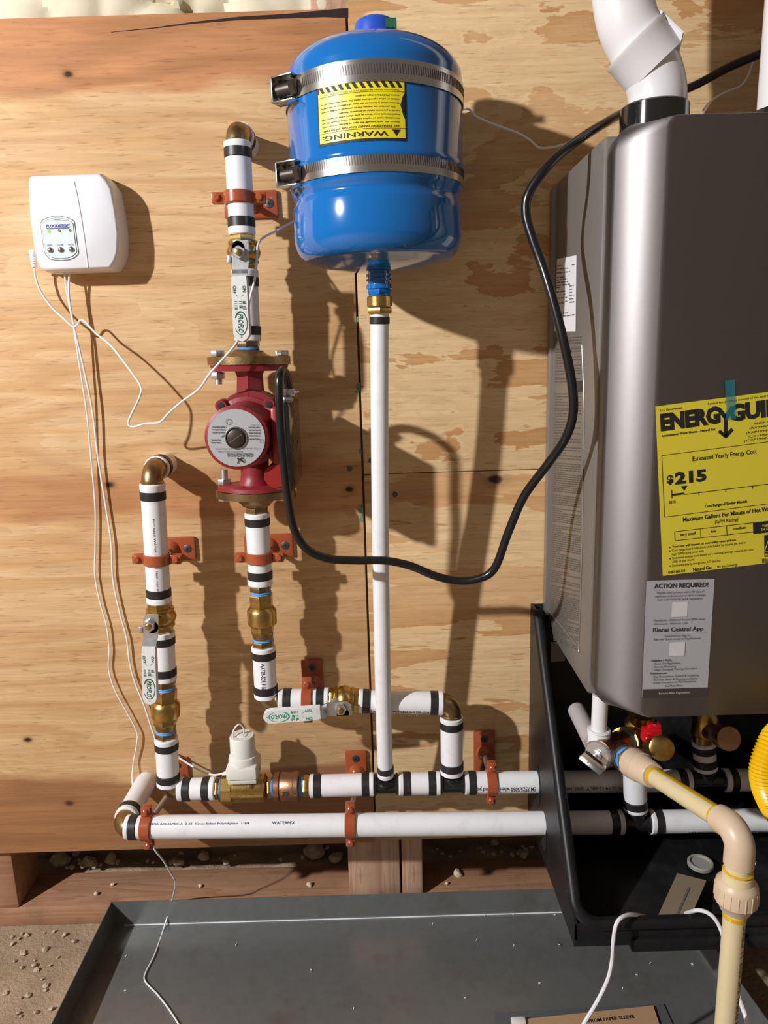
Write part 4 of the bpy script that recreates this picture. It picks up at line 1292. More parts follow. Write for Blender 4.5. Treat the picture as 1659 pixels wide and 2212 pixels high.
# steel straps
M_STRAP = NT('perforated_steel_band')
sep = M_STRAP.n('ShaderNodeSeparateXYZ'); M_STRAP.l(M_STRAP.coord(loc=(-TX0, 0, 0)), sep.inputs[0])
M_STRAP.set('Base Color', (0.56, 0.54, 0.51)); M_STRAP.set('Metallic', 1.0); M_STRAP.set('Roughness', 0.24)
def strap(label, z, ang):
    t = thing('strap_clamp', label, 'strap clamp', (TX0, -ST, z), 'steel straps round the blue tank')
    R0 = TR_ + (.0004 if z > 1.25 else .0004)
    MB().lathe((TX0, -ST, z), ZV, [(-.0115, R0), (-.0115, R0 + .0012), (.0115, R0 + .0012), (.0115, R0), (-.0115, R0)], 72, True, False).build('band', M_STRAP.m, t)
    # worm-drive slots stamped across the band
    sl = MB(); n = 150
    for k in range(n):
        an = math.radians(ang + 14) + (math.radians(250)) * k / n
        c = Vector((TX0 + math.sin(an) * (R0 + .0012), -ST - math.cos(an) * (R0 + .0012), z))
        tg = Vector((math.cos(an), math.sin(an), 0)); nr = Vector((math.sin(an), -math.cos(an), 0))
        sl.box(c + ZV * .0015, 0.0011, .0006, .0100, ((tg + ZV * .12).normalized(), nr, (ZV - tg * .12).normalized()))
    so_ = sl.build('slot', mat('slot_shadow', (0.12, 0.11, 0.105), .4, .8), t, 'row of stamped worm-drive slots'); so_['kind'] = 'stuff'
    an = math.radians(ang)
    nr = Vector((math.sin(an), -math.cos(an), 0)); tg = Vector((math.cos(an), math.sin(an), 0))
    c = Vector((TX0, -ST, z)) + nr * (R0 + .0085)
    an = math.radians(-30)              # the housing is turned a little towards the room
    nr = Vector((math.sin(an), -math.cos(an), 0)); tg = Vector((math.cos(an), math.sin(an), 0))
    hs = MB()
    hs.box(c + ZV * .0135, .030, .017, .0022, (tg, nr, ZV), .0006); hs.box(c - ZV * .0135, .030, .017, .0022, (tg, nr, ZV), .0006)
    hs.box(c - tg * .0145 + ZV * 0, .0022, .017, .027, (tg, nr, ZV), .0004)
    hs.box(c - nr * .0070, .030, .0016, .027, (tg, nr, ZV), .0004)
    ho = hs.build('housing', M_STEEL, t)
    sc_ = MB(); sc_.cyl(c - tg * .010, c + tg * .010, .0075, seg=18); sc_.lathe(c + tg * .010, tg, [(0, .0092), (.007, .0092), (.008, .007)], 6, False)
    so2 = sc_.build('worm_screw', mat('dark_steel_screw', (0.10, 0.085, 0.075), .4, .9), ho)
    MB().box(c + tg * .0181, .0006, .0018, .015, (tg, nr, ZV)).build('drive_slot', M_BLACK, so2)
strap('upper steel worm-drive strap above the warning label', zb1, -62)
strap('lower steel worm-drive strap below the warning label', zb2, -62)
# timber-free steel standoff strap screwed behind the tank
for z in (zb1, zb2):
    sb = thing('standoff_strap', 'steel strap tail fixing the %s band to the wall' % ('upper' if z == zb1 else 'lower'), 'strap', (TX0, -.001, z))
    MB().bbox((TX0 - .02, -ST + TR_ + .001, z - .0115), (TX0 + .02, -.0002, z + .0115), .001).build('spacer', M_STEEL, sb)

# ================================================================== flood controller
SB = 0.042
box = thing('flood_controller', 'white flood alarm control box with three buttons', 'control box', P(160, 480, 0))
front = [(68, 378), (140, 376), (214, 373), (228, 386), (240, 405), (250, 455), (256, 505), (255, 545), (248, 566), (238, 580), (160, 583), (96, 585), (86, 580), (79, 567), (70, 525), (62, 465), (60, 420), (59, 388), (61, 381)]
fp = [P(x, y, SB) for x, y in front]
cen = sum(fp, Vector()) / len(fp)
def ring(s, k): return [Vector((cen.x + (p.x - cen.x) * k, -s, cen.z + (p.z - cen.z) * k)) for p in fp]
MB().loft([ring(.0002, 1.015), ring(.020, 1.015), ring(.030, 1.01), ring(.038, .99), ring(.0410, .97), ring(SB, .945)], True).build('housing', M_WPL, box)
rg = MB(); rpts = [P(x, y, SB + .0001) for x, y in ((160, 392), (170, 440), (180, 500), (188, 560), (190, 578))]
rg.tube(spline(rpts, 5), .0009, 6); rg.build('ridge', M_WPL, box, 'raised seam')
panel = [(87, 482), (90, 476), (102, 470), (117, 466), (130, 466), (145, 469), (157, 474), (162, 479), (167, 520), (171, 546), (169, 551), (161, 558), (150, 562), (133, 563.5), (117, 562.5), (107, 560), (98, 550), (96, 545), (91, 515)]
pc = (sum(p[0] for p in panel) / len(panel), sum(p[1] for p in panel) / len(panel))
def sc(k): return [(pc[0] + (x - pc[0]) * k, pc[1] + (y - pc[1]) * k) for x, y in panel]
EP = .0004
o1 = MB(); quad_px(o1, sc(1.0), SB, EP); po = o1.build('panel_border', mat('panel_outline', (0.07, 0.09, 0.09), .5), box, fix=False)
o1 = MB(); quad_px(o1, sc(.965), SB, EP * 2); o1.build('panel_white_line', M_WPL, po, fix=False)
o1 = MB(); quad_px(o1, sc(.905), SB, EP * 3); o1.build('panel_dark_line', mat('panel_outline', (0.07, 0.09, 0.09), .5), po, fix=False)
M_PANEL = mat('panel_face', (0.60, 0.68, 0.70), .4)
o1 = MB(); quad_px(o1, sc(.885), SB, EP * 4); o1.build('panel_face', M_PANEL, po, fix=False)
tx = MB(); text_px(tx, 'FLOODSTOP', (100.5, 491.5), (150, 490), SB, 5.6, .06, 0.15, EP * 6)
tx.build('lettering', mat('blue_print', (0.01, 0.05, 0.42), .5), po, fix=False)
tx = MB(); quad_px(tx, [(99, 485), (151, 482), (152, 491), (100, 493)], SB, EP * 5); tx.build('logo_plate', M_PAPER, po, fix=False)
tx = MB(); quad_px(tx, [(100, 493), (151.5, 491), (149, 494), (103, 496)], SB, EP * 5)
line_px(tx, (103, 478), (144, 477), .8, SB, EP * 5); line_px(tx, (118, 475), (131, 475), .7, SB, EP * 5)
tx.build('logo_lines', M_DGREY, po, fix=False)
for s_, a_, b_ in (('OPEN', (103, 532.5), (114, 532)), ('CLOSE', (124.5, 531.5), (138, 531)), ('MUTE', (148.5, 530.5), (160, 530))):
    tx = MB(); text_px(tx, s_, a_, b_, SB, 4, 0.0, 0, EP * 5); tx.build('lettering', M_BLACK, po, fix=False)
for (x, y) in ((109.5, 540.5), (132.5, 540), (155.5, 539)):
    MB().lathe(P(x, y, SB) + NV * .001, NV, [(0, .0042), (.0008, .0042), (.0024, .0034), (.0032, .0018), (.0034, .0004)], 18).build('button', mat('silver_button', (0.5, 0.48, 0.47), .25, 1.0), box)
MB().lathe(P(106, 500, SB) + NV * .0016, NV, [(0, .0026), (.0008, .0024), (.0012, .0012)], 12).build('status_led', M_LEDG, box, 'lit green indicator')
for (x, y) in ((129, 498.5), (152, 498)):
    MB().lathe(P(x, y, SB) + NV * .0016, NV, [(0, .0017), (.0008, .0017)], 12).build('indicator', M_DGREY, box)
pk0, pk1 = P(70, 540, .022), P(74, 577, .022)
dp = (pk1 - pk0); Lp = dp.length
plug = MB().lathe(pk0, dp, [(0, .0040), (.002, .0050), (Lp * .40, .0048), (Lp * .45, .0040), (Lp * .52, .0048), (Lp * .58, .0038), (Lp * .65, .0046), (Lp * .71, .0036), (Lp * .78, .0044), (Lp * .84, .0034), (Lp, .0038)], 16).build('power_plug', M_WPL, box)
MB().bbox(P(141, 590, .022) + Vector((-.012, -.004, 0)), P(141, 583, .022) + Vector((.012, .004, 0)), .001).build('wire_outlet', M_WPL, box)

# ================================================================== water heater
SF, SE, SBK = 0.312, 0.271, 0.02
HX0 = P(1314, 500, SE).x * .5 + P(1292, 1350, SE).x * .5
HX1 = HX0 + 0.47
HZ0, HZ1 = P(1430, 1553, SF).z, P(1500, 241, SF).z
SHZ0 = P(1174, 1324, .03).z
wh = thing('water_heater', 'silver tankless water heater with yellow and grey labels', 'water heater', (HX0 + .23, -.15, HZ0))
M_HSIDE = brushed('heater_side_steel', (0.26, 0.238, 0.215), 0.38, (40, 40, 3), 0.45, 0.04)
M_HFRONT = aniso_metal('heater_front_silver', (0.20, 0.19, 0.185), 0.47, 0.66)
MB().bbox((HX0 - .003, -SE + .022, HZ0 + .004), (HX1 + .003, -SBK, HZ1 - .004), .005).build('case', M_HSIDE, wh)
MB().bbox((HX0 - .009, -SBK, HZ0 + .03), (HX1 + .009, -.003, HZ1 - .012), .002).build('rear_flange', M_HSIDE, wh)
def rrect(x0, x1, z0, z1, r, y, n=8):
    pts = []
    for (cx_, cz_, a0) in ((x1 - r, z1 - r, 0), (x0 + r, z1 - r, 90), (x0 + r, z0 + r, 180), (x1 - r, z0 + r, 270)):
        for k in range(n + 1):
            an = math.radians(a0 + 90 * k / n)
            pts.append(Vector((cx_ + r * math.cos(an), y, cz_ + r * math.sin(an))))
    return pts
rc = .030
def fr(dx, dz, s, r=rc): return rrect(HX0 + dx, HX1 - dx, HZ0 + dz, HZ1 - dz, r, -s)
MB().loft([fr(0, 0, SE - .020), fr(0, 0, SE - .004), fr(.0035, .0035, SE - .003), fr(.0035, .0035, SE - .0005), fr(-.001, -.001, SE + .0005), fr(-.0010, -.001, SE + .003), fr(.002, .001, SE + .0075),
           fr(.044, .002, SF - .0015, .012), fr(.050, .003, SF, .010)]).build('front_cover', M_HFRONT, wh)
# raised rib on the side near the front
def Qs(px, py, e=.0004): return PX(px, py, HX0 - .003) - XV * e
# vent collars on top
vx, vs_ = P(1414, 232, .17).x, .17
vc0 = Vector((vx, -vs_, HZ1 - .008))
zc1 = P(1414, 230, vs_).z
MB().lathe(vc0, ZV, [(0, .0410), (zc1 - vc0.z - .002, .0405), (zc1 - vc0.z, .0385)], 40).build('vent_collar', M_GLOSSBLK, wh, 'black plastic vent collar')
# intake port further right
ix = P(1703, 205, .15).x
MB().lathe(Vector((ix, -.15, HZ1 - .008)), ZV, [(0, .078), (.014, .077), (.022, .070), (.024, .060)], 40).build('intake_dome', M_HSIDE, wh)
MB().lathe(Vector((ix, -.15, HZ1 + .013)), ZV, [(0, .080), (.004, .080), (.006, .076), (.007, .046), (.030, .0425)], 40).build('intake_collar', M_GLOSSBLK, wh, 'black intake collar')
ip = MB().cyl(Vector((ix, -.15, HZ1 + .044)), Vector((ix + .003, -.15, HZ1 + .95)), .0345, seg=40).build('intake_pipe', M_PVC)
tag(ip, 'white pvc intake pipe at the right edge above the heater', 'pipe')

# side panel print
lb = MB()
lb.add([Qs(1204, 560), Qs(1246, 551), Qs(1244, 716), Qs(1198, 716)], [[0, 1, 2, 3]])
ws = lb.build('rating_sticker', M_PAPER, wh, 'white rating sticker on the heater side', fix=False)
pr = MB()
mp = lambda x, y: Qs(x, y, .0007)
for i, (y, x0, x1) in enumerate([(575, 1203, 1216), (582, 1203, 1228), (590, 1203, 1232), (600, 1203, 1222), (605, 1203, 1226), (611, 1203, 1228), (617, 1203, 1232), (622, 1203, 1212), (631, 1203, 1222), (636, 1218, 1222), (645, 1203, 1226), (651, 1222, 1226), (656, 1204, 1219), (678, 1206, 1228), (684, 1207, 1242), (691, 1208, 1216), (697, 1210, 1218), (572, 1236, 1242), (618, 1231, 1240), (625, 1231, 1237), (632, 1231, 1237), (639, 1231, 1240), (646, 1231, 1240), (653, 1231, 1241)]):
    words_px(pr, (x0, y), (x1, y - (x1 - x0) * .12), 2.4, 0, mapf=mp, seed=i)
pr.build('sticker_print', M_GREYINK, ws, fix=False)
pr = MB()
R = random.Random(3)
def xl_(y): return 1197 - (y - 730) * .018 + 3
def xr_(y): return 1256 - (y - 730) * .006
# paragraphs of small print on the grey side panel
y = 732; i = 0
while y < 1385:
    if 828 < y < 848: y += 4; continue
    step = 6.0 if y < 1000 else 4.6
    x0 = xl_(y); x1 = xr_(y) if R.random() < .8 else xl_(y) + R.uniform(14, 40)
    slope = -.06 + (y - 766) * .00058
    words_px(pr, (x0, y), (x1, y + (x1 - x0) * slope), 2.1, 0, mapf=mp, seed=i); i += 1
    y += step
    if R.random() < .07: y += 5
for (y, dy) in ((795, 1), (816, 1), (868, 1), (884, 2)):
    words_px(pr, (xl_(y), y), (xr_(y), y + dy), .9, 0, mapf=mp, seed=99)
pr.build('side_print', mat('brown_grey_print', (0.11, 0.095, 0.08), .6), wh, 'rows of small print on the heater side', fix=False)
bd = MB(); bd.add([mp(1242, 824), mp(1258, 822), mp(1258, 846), mp(1241, 849)], [[0, 1, 2, 3]])
bd.build('side_badge', M_DPAPER, wh, fix=False)
# emboss line that frames the side print
fr_ = MB(); fpts = [mp(1258, 745), mp(1263, 880), mp(1261, 1000), mp(1258, 1200), mp(1251, 1392), mp(1246, 1392), mp(1182, 1312), mp(1180, 1290), mp(1183, 1150)]
fr_.tube(spline(fpts, 6), .0008, 6); fr_.build('emboss_line', M_HSIDE, wh)

# EnergyGuide sheet
EGT = SF + .0006
tl, bl = P(1416, 878, EGT), P(1432, 1244, EGT)
uu = (P(1659, 847, EGT) - tl).normalized(); hh = bl - tl
we = .137
eg = MB(); eg.prism([tl, bl, bl + uu * we, tl + uu * we], (0, .0004, 0))
ego = eg.build('energy_label', M_YEL2, wh, 'yellow ENERGYGUIDE sheet taped to the heater')
k = MB(); E2 = EGT
def zpx(x, y): return (1390 + x / 6.167, 840 + y / 6.167)          # from the first close-up
def zpx2(x, y): return (1390 + x / 6.167, 1060 + y / 6.167)        # from the second close-up
def tz(s, a, b, h=None, bold=0.0, sh=0.0, f=zpx): text_px(k, s, f(*a), f(*b), E2, h, bold, sh)
tz('U.S. Government', (222, 302), (515, 262), 5, .01)
tz('Federal law prohibits removal of this label before consumer', (855, 214), (1960, 60), 4.5, .0)
tz('ENERG', (228, 550), (1025, 440), 34, .06)
tz('GUIDE', (1140, 428), (2000, 310), 34, .06)
# the Y whose tail becomes the arrow
for a, b, w in (((1000, 268), (1090, 380), 9.5), ((1185, 240), (1095, 380), 9.5), ((1092, 340), (1092, 630), 8.2), ((1002, 560), (1100, 640), 7.5), ((1182, 535), (1088, 640), 7.5)):
    line_px(k, zpx(*a), zpx(*b), w, E2)
tz('Instantaneous Water Heater - Natural Gas', (240, 640), (955, 548), 5, .02)
tz('RINNAI  CORPORATION', (1475, 475), (1950, 410), 4.5, 0, .2); tz('(RX199iN)(REU-NR', (1410, 538), (1960, 465), 4.5, 0, .2)
tz('(RXP199iN)(REU-NR', (1365, 600), (1960, 525), 4.5, 0, .2); tz('(CX199iN)(REU-NR', (1385, 652), (1960, 580), 4.5, 0, .2); tz('(CXP199iN)(REU-NR', (1340, 705), (1960, 625), 4.5, 0, .2)
for a, b in (((240, 888), (1960, 665)), ((240, 888), (278, 1710))): line_px(k, zpx(*a), zpx(*b), 1.0, E2)
line_px(k, zpx2(278, 350), zpx2(1960, 135), 1.0, E2)
tz('Estimated Yearly Energy Cost', (652, 962), (1505, 858), 10, .005)
tz('$', (310, 1260), (400, 1248), 17, .05); tz('215', (418, 1265), (840, 1215), 24, .05)
quad_px(k, [zpx(495, 1297), zpx(580, 1287), zpx(541, 1357)], E2, .0004)
line_px(k, zpx(375, 1412), zpx(541, 1392), 4, E2); line_px(k, zpx(541, 1406), zpx(1960, 1230), 1.3, E2)
line_px(k, zpx(373, 1345), zpx(377, 1460), 1.6, E2)
for x, y in ((735, 1385), (1090, 1342), (1448, 1298)): line_px(k, zpx(x, y - 2), zpx(x + 2, y + 32), 1.3, E2)
tz('$210', (338, 1530), (425, 1520), 6.5, .01)
tz('Cost Range of Similar Models', (815, 225), (1378, 155), 6, .02, f=zpx2)
tz('Maximum Gallons Per Minute of Hot Water', (525, 412), (1760, 255), 9, .02, f=zpx2)
tz('(GPM Rating)', (950, 438), (1258, 398), 8, 0, f=zpx2)
for a, b in (((412, 545), (1455, 425)), ((418, 665), (1460, 548)), ((412, 545), (418, 665)), ((757, 505), (763, 622)), ((1103, 465), (1109, 582))): line_px(k, zpx2(*a), zpx2(*b), 1.1, E2)
tz('very small', (485, 605), (690, 580), 6.5, .01, f=zpx2); tz('low', (897, 560), (965, 550), 6.5, .01, f=zpx2); tz('medium', (1198, 522), (1365, 505), 6.5, .01, f=zpx2)
quad_px(k, [zpx2(1455, 425), zpx2(1850, 378), zpx2(1850, 530), zpx2(1460, 578)], E2, .0004)
for i, (s, a, b) in enumerate([('Your cost will depend on your utility rates and use.', (378, 760), (1235, 665)), ('Cost range based only on models fueled by natural gas with a', (378, 810), (1358, 702)),
        ('high GPM rating (over 4.0).', (378, 862), (805, 815)), ('Estimated energy cost based on a national average natural gas cost', (382, 912), (1460, 792)),
        ('of $1.21 per therm.', (380, 960), (680, 926)), ('Estimated yearly energy use: 177 therms.', (382, 1012), (1030, 942))]):
    tz(s, a, b, 5, .015 if i == 0 else 0, f=zpx2)
for x, y in ((348, 755), (348, 803), (352, 905), (354, 1003)):
    cx_, cy_ = zpx2(x, y); quad_px(k, [(cx_ + 1.6 * math.cos(a), cy_ + 1.6 * math.sin(a)) for a in (0, 1, 2, 3, 4, 5)], E2, .0004)
tz('U287-360-113', (328, 1104), (550, 1078), 5.5, .02, f=zpx2); tz('Natural Gas', (658, 1070), (905, 1040), 7.5, .015, f=zpx2); tz('ftc.gov/energy', (980, 1030), (1250, 998), 6, 0, f=zpx2)
quad_px(k, [zpx2(1605, 592), zpx2(1850, 560), zpx2(1850, 850), zpx2(1610, 882)], E2, .0004)
for x in range(1580, 1700, 16): line_px(k, zpx2(x, 905), zpx2(x + 3, 962), 1.2, E2)
k.build('lettering', M_BLACK, ego, fix=False)
k = MB(); E2 = EGT + .0003
tz('high', (1585, 478), (1680, 466), 5.5, .02, f=zpx2); tz('5.6 GPM', (1565, 532), (1720, 512), 5, .02, f=zpx2)
line_px(k, zpx2(1618, 790), zpx2(1665, 650), 1.6, E2); line_px(k, zpx2(1612, 815), zpx2(1850, 790), 1.0, E2)
tz('ENERGY STAR', (1618, 868), (1850, 838), 5, .02, f=zpx2)
k.build('reversed_print', M_YEL2, ego, fix=False)
tp_ = MB(); tp_.add([P(1566, 822, EGT + .001), P(1587, 820, EGT + .001), P(1590, 905, EGT + .001), P(1569, 907, EGT + .001)], [[0, 1, 2, 3]])
tp_.build('tape_strip', M_TEALTAPE, ego, 'translucent teal tape', fix=False)

# grey registration card
k = MB(); E2 = SF + .0006
cq = [(1397, 1255), (1543.5, 1250.5), (1527.5, 1503), (1387, 1507.5)]
qd = [P(x, y, E2) for x, y in cq]
gc = MB().prism(qd, (0, .0004, 0)).build('registration_card', M_GPAPER, wh, 'grey ACTION REQUIRED registration card')
db = MB(); quad_px(db, [(1388, 1489), (1528, 1485), (1527.5, 1503), (1387, 1507.5)], E2, .0004); db.build('card_footer', M_DPAPER, gc, fix=False)
def az(x, y): return (1370 + x / 7.9, 1240 + y / 7.9)
def ta(s, a, b, h=None, bold=0.0): text_px(k, s, az(*a), az(*b), E2, h, bold, 0, .0006)
ta('ACTION REQUIRED!', (335, 240), (1255, 212), 9.5, .03)
ta('Register your product within 90 days of', (385, 335), (1185, 310), 4.5); ta('installation and extend your labor coverage.', (348, 395), (1212, 368), 4.5); ta('Scan code below for quick registration.', (390, 450), (1168, 425), 4.5)
ta('- Residential - Additional 4 years ($250 value)', (315, 808), (1195, 780), 4.5); ta('- Commercial - Additional 1 year', (315, 868), (912, 848), 4.5)
ta('Rinnai Central App', (315, 985), (1172, 958), 9, .015)
ta('Download our App for', (515, 1072), (962, 1058), 4.5); ta('Easy and Quick access to Key Features.', (330, 1130), (1135, 1106), 4.5)
ta('Installers / PROs', (288, 1492), (632, 1480), 4.5, .02)
for i, (s, a, b) in enumerate([('- Quick Unit Registration', (310, 1545), (780, 1528)), ('- Remote Monitoring', (310, 1600), (708, 1586)), ('- Latest Manuals & Training Information', (302, 1650), (1062, 1622)),
        ('- Easy Recirculation Control & Scheduling', (295, 1768), (1098, 1738)), ('- Real-time Status & Maintenance Alerts', (298, 1820), (1068, 1794)), ('- Quick Connection to PRO Assistance', (292, 1870), (1045, 1842)), ('And Much More...', (515, 1925), (840, 1912))]):
    ta(s, a, b, 4.5)
ta('Homeowners', (275, 1710), (552, 1700), 4.5, .02)
k.build('lettering', M_DPAPER, gc, fix=False)
for a_, b_ in ((az(320, 272), az(1260, 245)), (az(275, 1018), az(1220, 988))):
    k = MB(); line_px(k, a_, b_, .9, E2, .0006); k.build('rule_line', mat('pale_card_print', (0.55, 0.55, 0.55), .6), gc, fix=False)
k = MB()
ta('Remove After Registration', (420, 2050), (942, 2030), 4.5)
k.build('pale_print', mat('pale_card_print', (0.55, 0.55, 0.55), .6), gc, fix=False)
for qq in ([az(645, 480), az(912, 470), az(900, 725), az(630, 735)], [az(603, 1165), az(866, 1152), az(856, 1392), az(592, 1404)]):
    k = MB(); quad_px(k, qq, E2, .0006); k.build('blank_square', mat('pale_card_print', (0.55, 0.55, 0.55), .6), gc, fix=False)

# ================================================================== vent pipe
vt = thing('vent_pipe', 'white pvc vent elbow rising from the heater top', 'pipe', (vx, -vs_, zc1))
vcx = (vx, -vs_)
def V(px, py, s=.17): return P(px, py, s)
path = [V(1418, 240), V(1420, 205), V(1412, 165), V(1397, 130), V(1385, 108)]
pts = spline(path, 6)
MB().tube(pts, .0340, 40).build('lower_bend', M_PVC, vt)
path2 = [V(1393, 122), V(1372, 85), V(1356, 50), V(1347, 10), V(1342, -40), V(1338, -160), V(1338, -160) + ZV * .25, V(1338, -160) + ZV * .6]
pts2 = spline(path2, 6)
MB().tube(pts2, .0345, 40).build('upper_pipe', M_PVC, vt)
d_ = (V(1369, 80) - V(1400, 120)).normalized()
bc = V(1391, 117)
MB().lathe(bc, d_, [(-.022, .0342), (-.0205, .0390), (.011, .0395), (.014, .0408), (.018, .0408), (.0185, .0345)], 44).build('socket_bell', M_PVC, vt)
rb_ = MB()
sd_ = (XV - d_ * XV.dot(d_)).normalized(); o_ = d_.cross(sd_)
if o_.y > 0: o_ = -o_
rib_c = bc + sd_ * .030 + o_ * .024
rb_.prism([rib_c + d_ * .022 + sd_ * .000, rib_c - d_ * .030 - sd_ * .012 - o_ * .006, rib_c - d_ * .015 + o_ * .010], sd_ * .002)
rb_.build('rib', M_PVC, vt)

# ================================================================== black bin under the heater
BX = (P(1158, 1690, SP).x + P(1178, 1780, SC).x) / 2
BX1 = BX + 0.56
SLIP = .312
zbb = P(1252, 2044, SLIP).z
ztt = P(1130, 1312, .02).z
binn = thing('black_bin', 'black plastic catch bin with sloping sides hung under the heater', 'bin', (BX + .25, -.15, zbb))
zl = zbb + .034
prof = [(.003, zbb - .02), (.10, zbb - .012), (SLIP - .025, zbb), (SLIP - .006, zbb + .002), (SLIP, zbb + .010), (SLIP, zl), (.036, ztt), (.003, ztt)]
lw = [Vector((BX, -s, z)) for s, z in prof]
MB().prism(lw, (.004, 0, 0)).build('side_wall', M_BIN, binn)
MB().prism([p + Vector((BX1 - BX, 0, 0)) for p in lw], (-.004, 0, 0)).build('side_wall', M_BIN, binn)
MB().bbox((BX, -.007, zbb - .02), (BX1, -.003, ztt), .001).build('back_wall', M_BIN, binn)
MB().bbox((BX, -SLIP + .004, zbb), (BX1, -.004, zbb + .004), .001).build('bottom', M_BIN, binn)
MB().bbox((BX, -SLIP, zbb - .001), (BX1, -SLIP + .004, zl), .001).build('front_wall', M_BIN, binn)
a = Vector((BX + .004, -.036, ztt)); b = Vector((BX + .004, -SLIP, zl)); c_ = Vector((BX1, -SLIP, zl))
MB().tube(fillet(a, b, c_, .028, 8), .0085, 10).build('rim', M_BIN, binn)
MB().bbox((BX + .075, -SLIP - .004, zbb - .010), (BX1, -SLIP + .02, zbb + .010), .004).build('front_rib', M_BIN, binn)
ho = MB()
for (pp, rz) in ((P(1157, 1692, SP), .036), (P(1178, 1790, SC), .030)):
    ho.add([Vector((BX - .0006, pp.y + .0215 * math.cos(k * math.pi / 8), pp.z - .006 + rz * math.sin(k * math.pi / 8))) for k in range(16)], [list(range(16))])
ho.build('cut_hole', M_BLACK, binn, 'rough cut pipe openings', fix=False)

# things inside the bin
zi = zbb + .005
cd = [PZ(1463, 1886, zi + .01), PZ(1526, 1902, zi + .01), PZ(1488, 1990, zi + .03), PZ(1418, 1985, zi + .03)]
cdo = thing('paper_card', 'brown paper card lying in the black bin', 'card', cd[3])
MB().prism(cd, (0, 0, -.0008)).build('sheet', mat('tan_card', (0.30, 0.23, 0.145), .7), cdo)
mk = MB(); mk.add([lerp(lerp(cd[0], cd[1], u), lerp(cd[3], cd[2], u), v) + ZV * .0004 for u, v in ((.53, .25), (.60, .25), (.60, .98), (.53, .98))], [[0, 1, 2, 3]])
mk.build('fold_mark', M_GREYINK, cdo, fix=False)
dc = PZ(1513, 1865, zi + .008)
dd = MB().lathe(dc - ZV * .004, ZV, [(0, .0175), (.001, .0185), (.006, .0185), (.0072, .0175), (.0072, .0150), (.004, .0142)], 32).build('plastic_cap', mat('grey_cap', (0.30, 0.29, 0.27), .5))
tag(dd, 'round grey plastic cap lying in the black bin', 'cap')
pt = MB().add([P(1190, 1385, .012), P(1220, 1400, .012), P(1218, 1428, .012), P(1190, 1430, .012)], [[0, 1, 2, 3]])
pt = MB().prism([P(1190, 1385, .012), P(1222, 1400, .012), P(1220, 1428, .012), P(1190, 1430, .012)], (0, .0006, 0)).build('paper_tag', M_GPAPER)
tag(pt, 'grey paper tag behind the lower left corner of the heater', 'tag')

# ---- condensate drain ------------------------------------------------------
cs = .235
cn = thing('condensate_drain', 'white pvc condensate pipe dropping from the heater bottom', 'pipe', P(1290, 1600, cs))
a0 = P(1297, 1500, cs); a1 = P(1293, 1592, cs)
MB().cyl(a0, a1, .0105, seg=24).build('drop_pipe', M_PVC, cn)
MB().lathe(P(1294, 1577, cs), a1 - a0, [(0, .0135), (.003, .0150), (.030, .0145), (.036, .0130)], 24).build('socket', M_PVC, cn)
MB().band(P(1294, 1577, cs), a1 - a0, .003, .0105, .0158).build('socket_rim', M_PVC, cn)
b0 = P(1281, 1604, cs); b1 = Vector((b0.x, -.150, b0.z + .004))
MB().tube([b0, lerp(b0, b1, .5), b1], .0128, 20).build('rear_pipe', M_GREYPVC, cn)

# ---- front brass cluster ---------------------------------------------------
fb_ = thing('service_valve', 'brass service valve with red handle under the heater', 'valve', P(1385, 1640, .16))
t0 = P(1388, 1540, .17); t1 = P(1376, 1668, .145)
ax = (t1 - t0).normalized()
MB().lathe(t0, ax, [(0, .017), (.014, .0175), (.020, .0235), (.056, .0240), (.062, .020), ((t1 - t0).length, .018)], 28).build('body', M_BRASS, fb_)
lft = P(1348, 1603, .205); ct = lerp(t0, t1, .45)
MB().cyl(ct, lft, .0205, seg=26).build('side_port', M_BRASS, fb_)
rgt = P(1418, 1612, .235)
MB().cyl(ct, rgt, .0135, seg=24).build('drain_port', M_BRASS, fb_)
dr = (rgt - ct).normalized()
MB().band(rgt + dr * .0015, dr, .005, .010, .0150).build('o_ring', M_POLY, fb_)
cp = MB().lathe(rgt + dr * .004, dr, [(0, .0115), (.004, .0125), (.0045, .0165), (.021, .0165), (.0225, .0145)], 28).build('drain_cap', M_BRASS, fb_)
hc = P(1407, 1578, .215)
hdl = MB()
hdl.box(hc, .026, .014, .010, None, .003); hdl.box(hc + Vector((.007, -.004, -.009)), .012, .012, .014, None, .003); hdl.box(hc + Vector((-.010, -.003, -.007)), .010, .013, .012, None, .003)
hdl.box(hc + Vector((.004, .002, .006)), .018, .010, .007, None, .002)
ho_ = hdl.build('red_handle', M_REDH, fb_)
MB().lathe(hc + Vector((.004, .0, .009)), ZV, [(0, .0028), (.0015, .0024)], 10).build('handle_screw', M_STEEL, ho_)

rv = thing('relief_valve', 'bronze pressure relief valve with steel lever', 'relief valve', P(1318, 1630, .25))
q1 = P(1287, 1632, .258)
fwd = (q1 - lft).normalized()
MB().lathe(lft, (q1 - lft), [(-.003, .0172), (.005, .0172)], 26).build('thread_tape', M_TAPE, rv, 'blue thread tape')
LL = (q1 - lft).length
MB().lathe(lft + fwd * .004, fwd, [(0, .0160), (.003, .0178), (LL * .30, .0178), (LL * .40, .0165), (LL * .62, .0185), (LL * .66, .0205), (LL * .80, .0208), (LL * .86, .0195)], 28).build('body', M_BRONZE, rv)
fc = MB().lathe(lft + fwd * (LL * .84 + .004), fwd, [(0, .0186), (.004, .0186), (.006, .0168), (.0062, .008), (.009, .0078), (.010, .006)], 30).build('face_disc', mat('stamped_silver', (0.55, 0.54, 0.52), .35, .8), rv, 'silver stamped rating disc')
le0 = P(1256, 1631, .280); le1 = P(1302, 1668, .290)
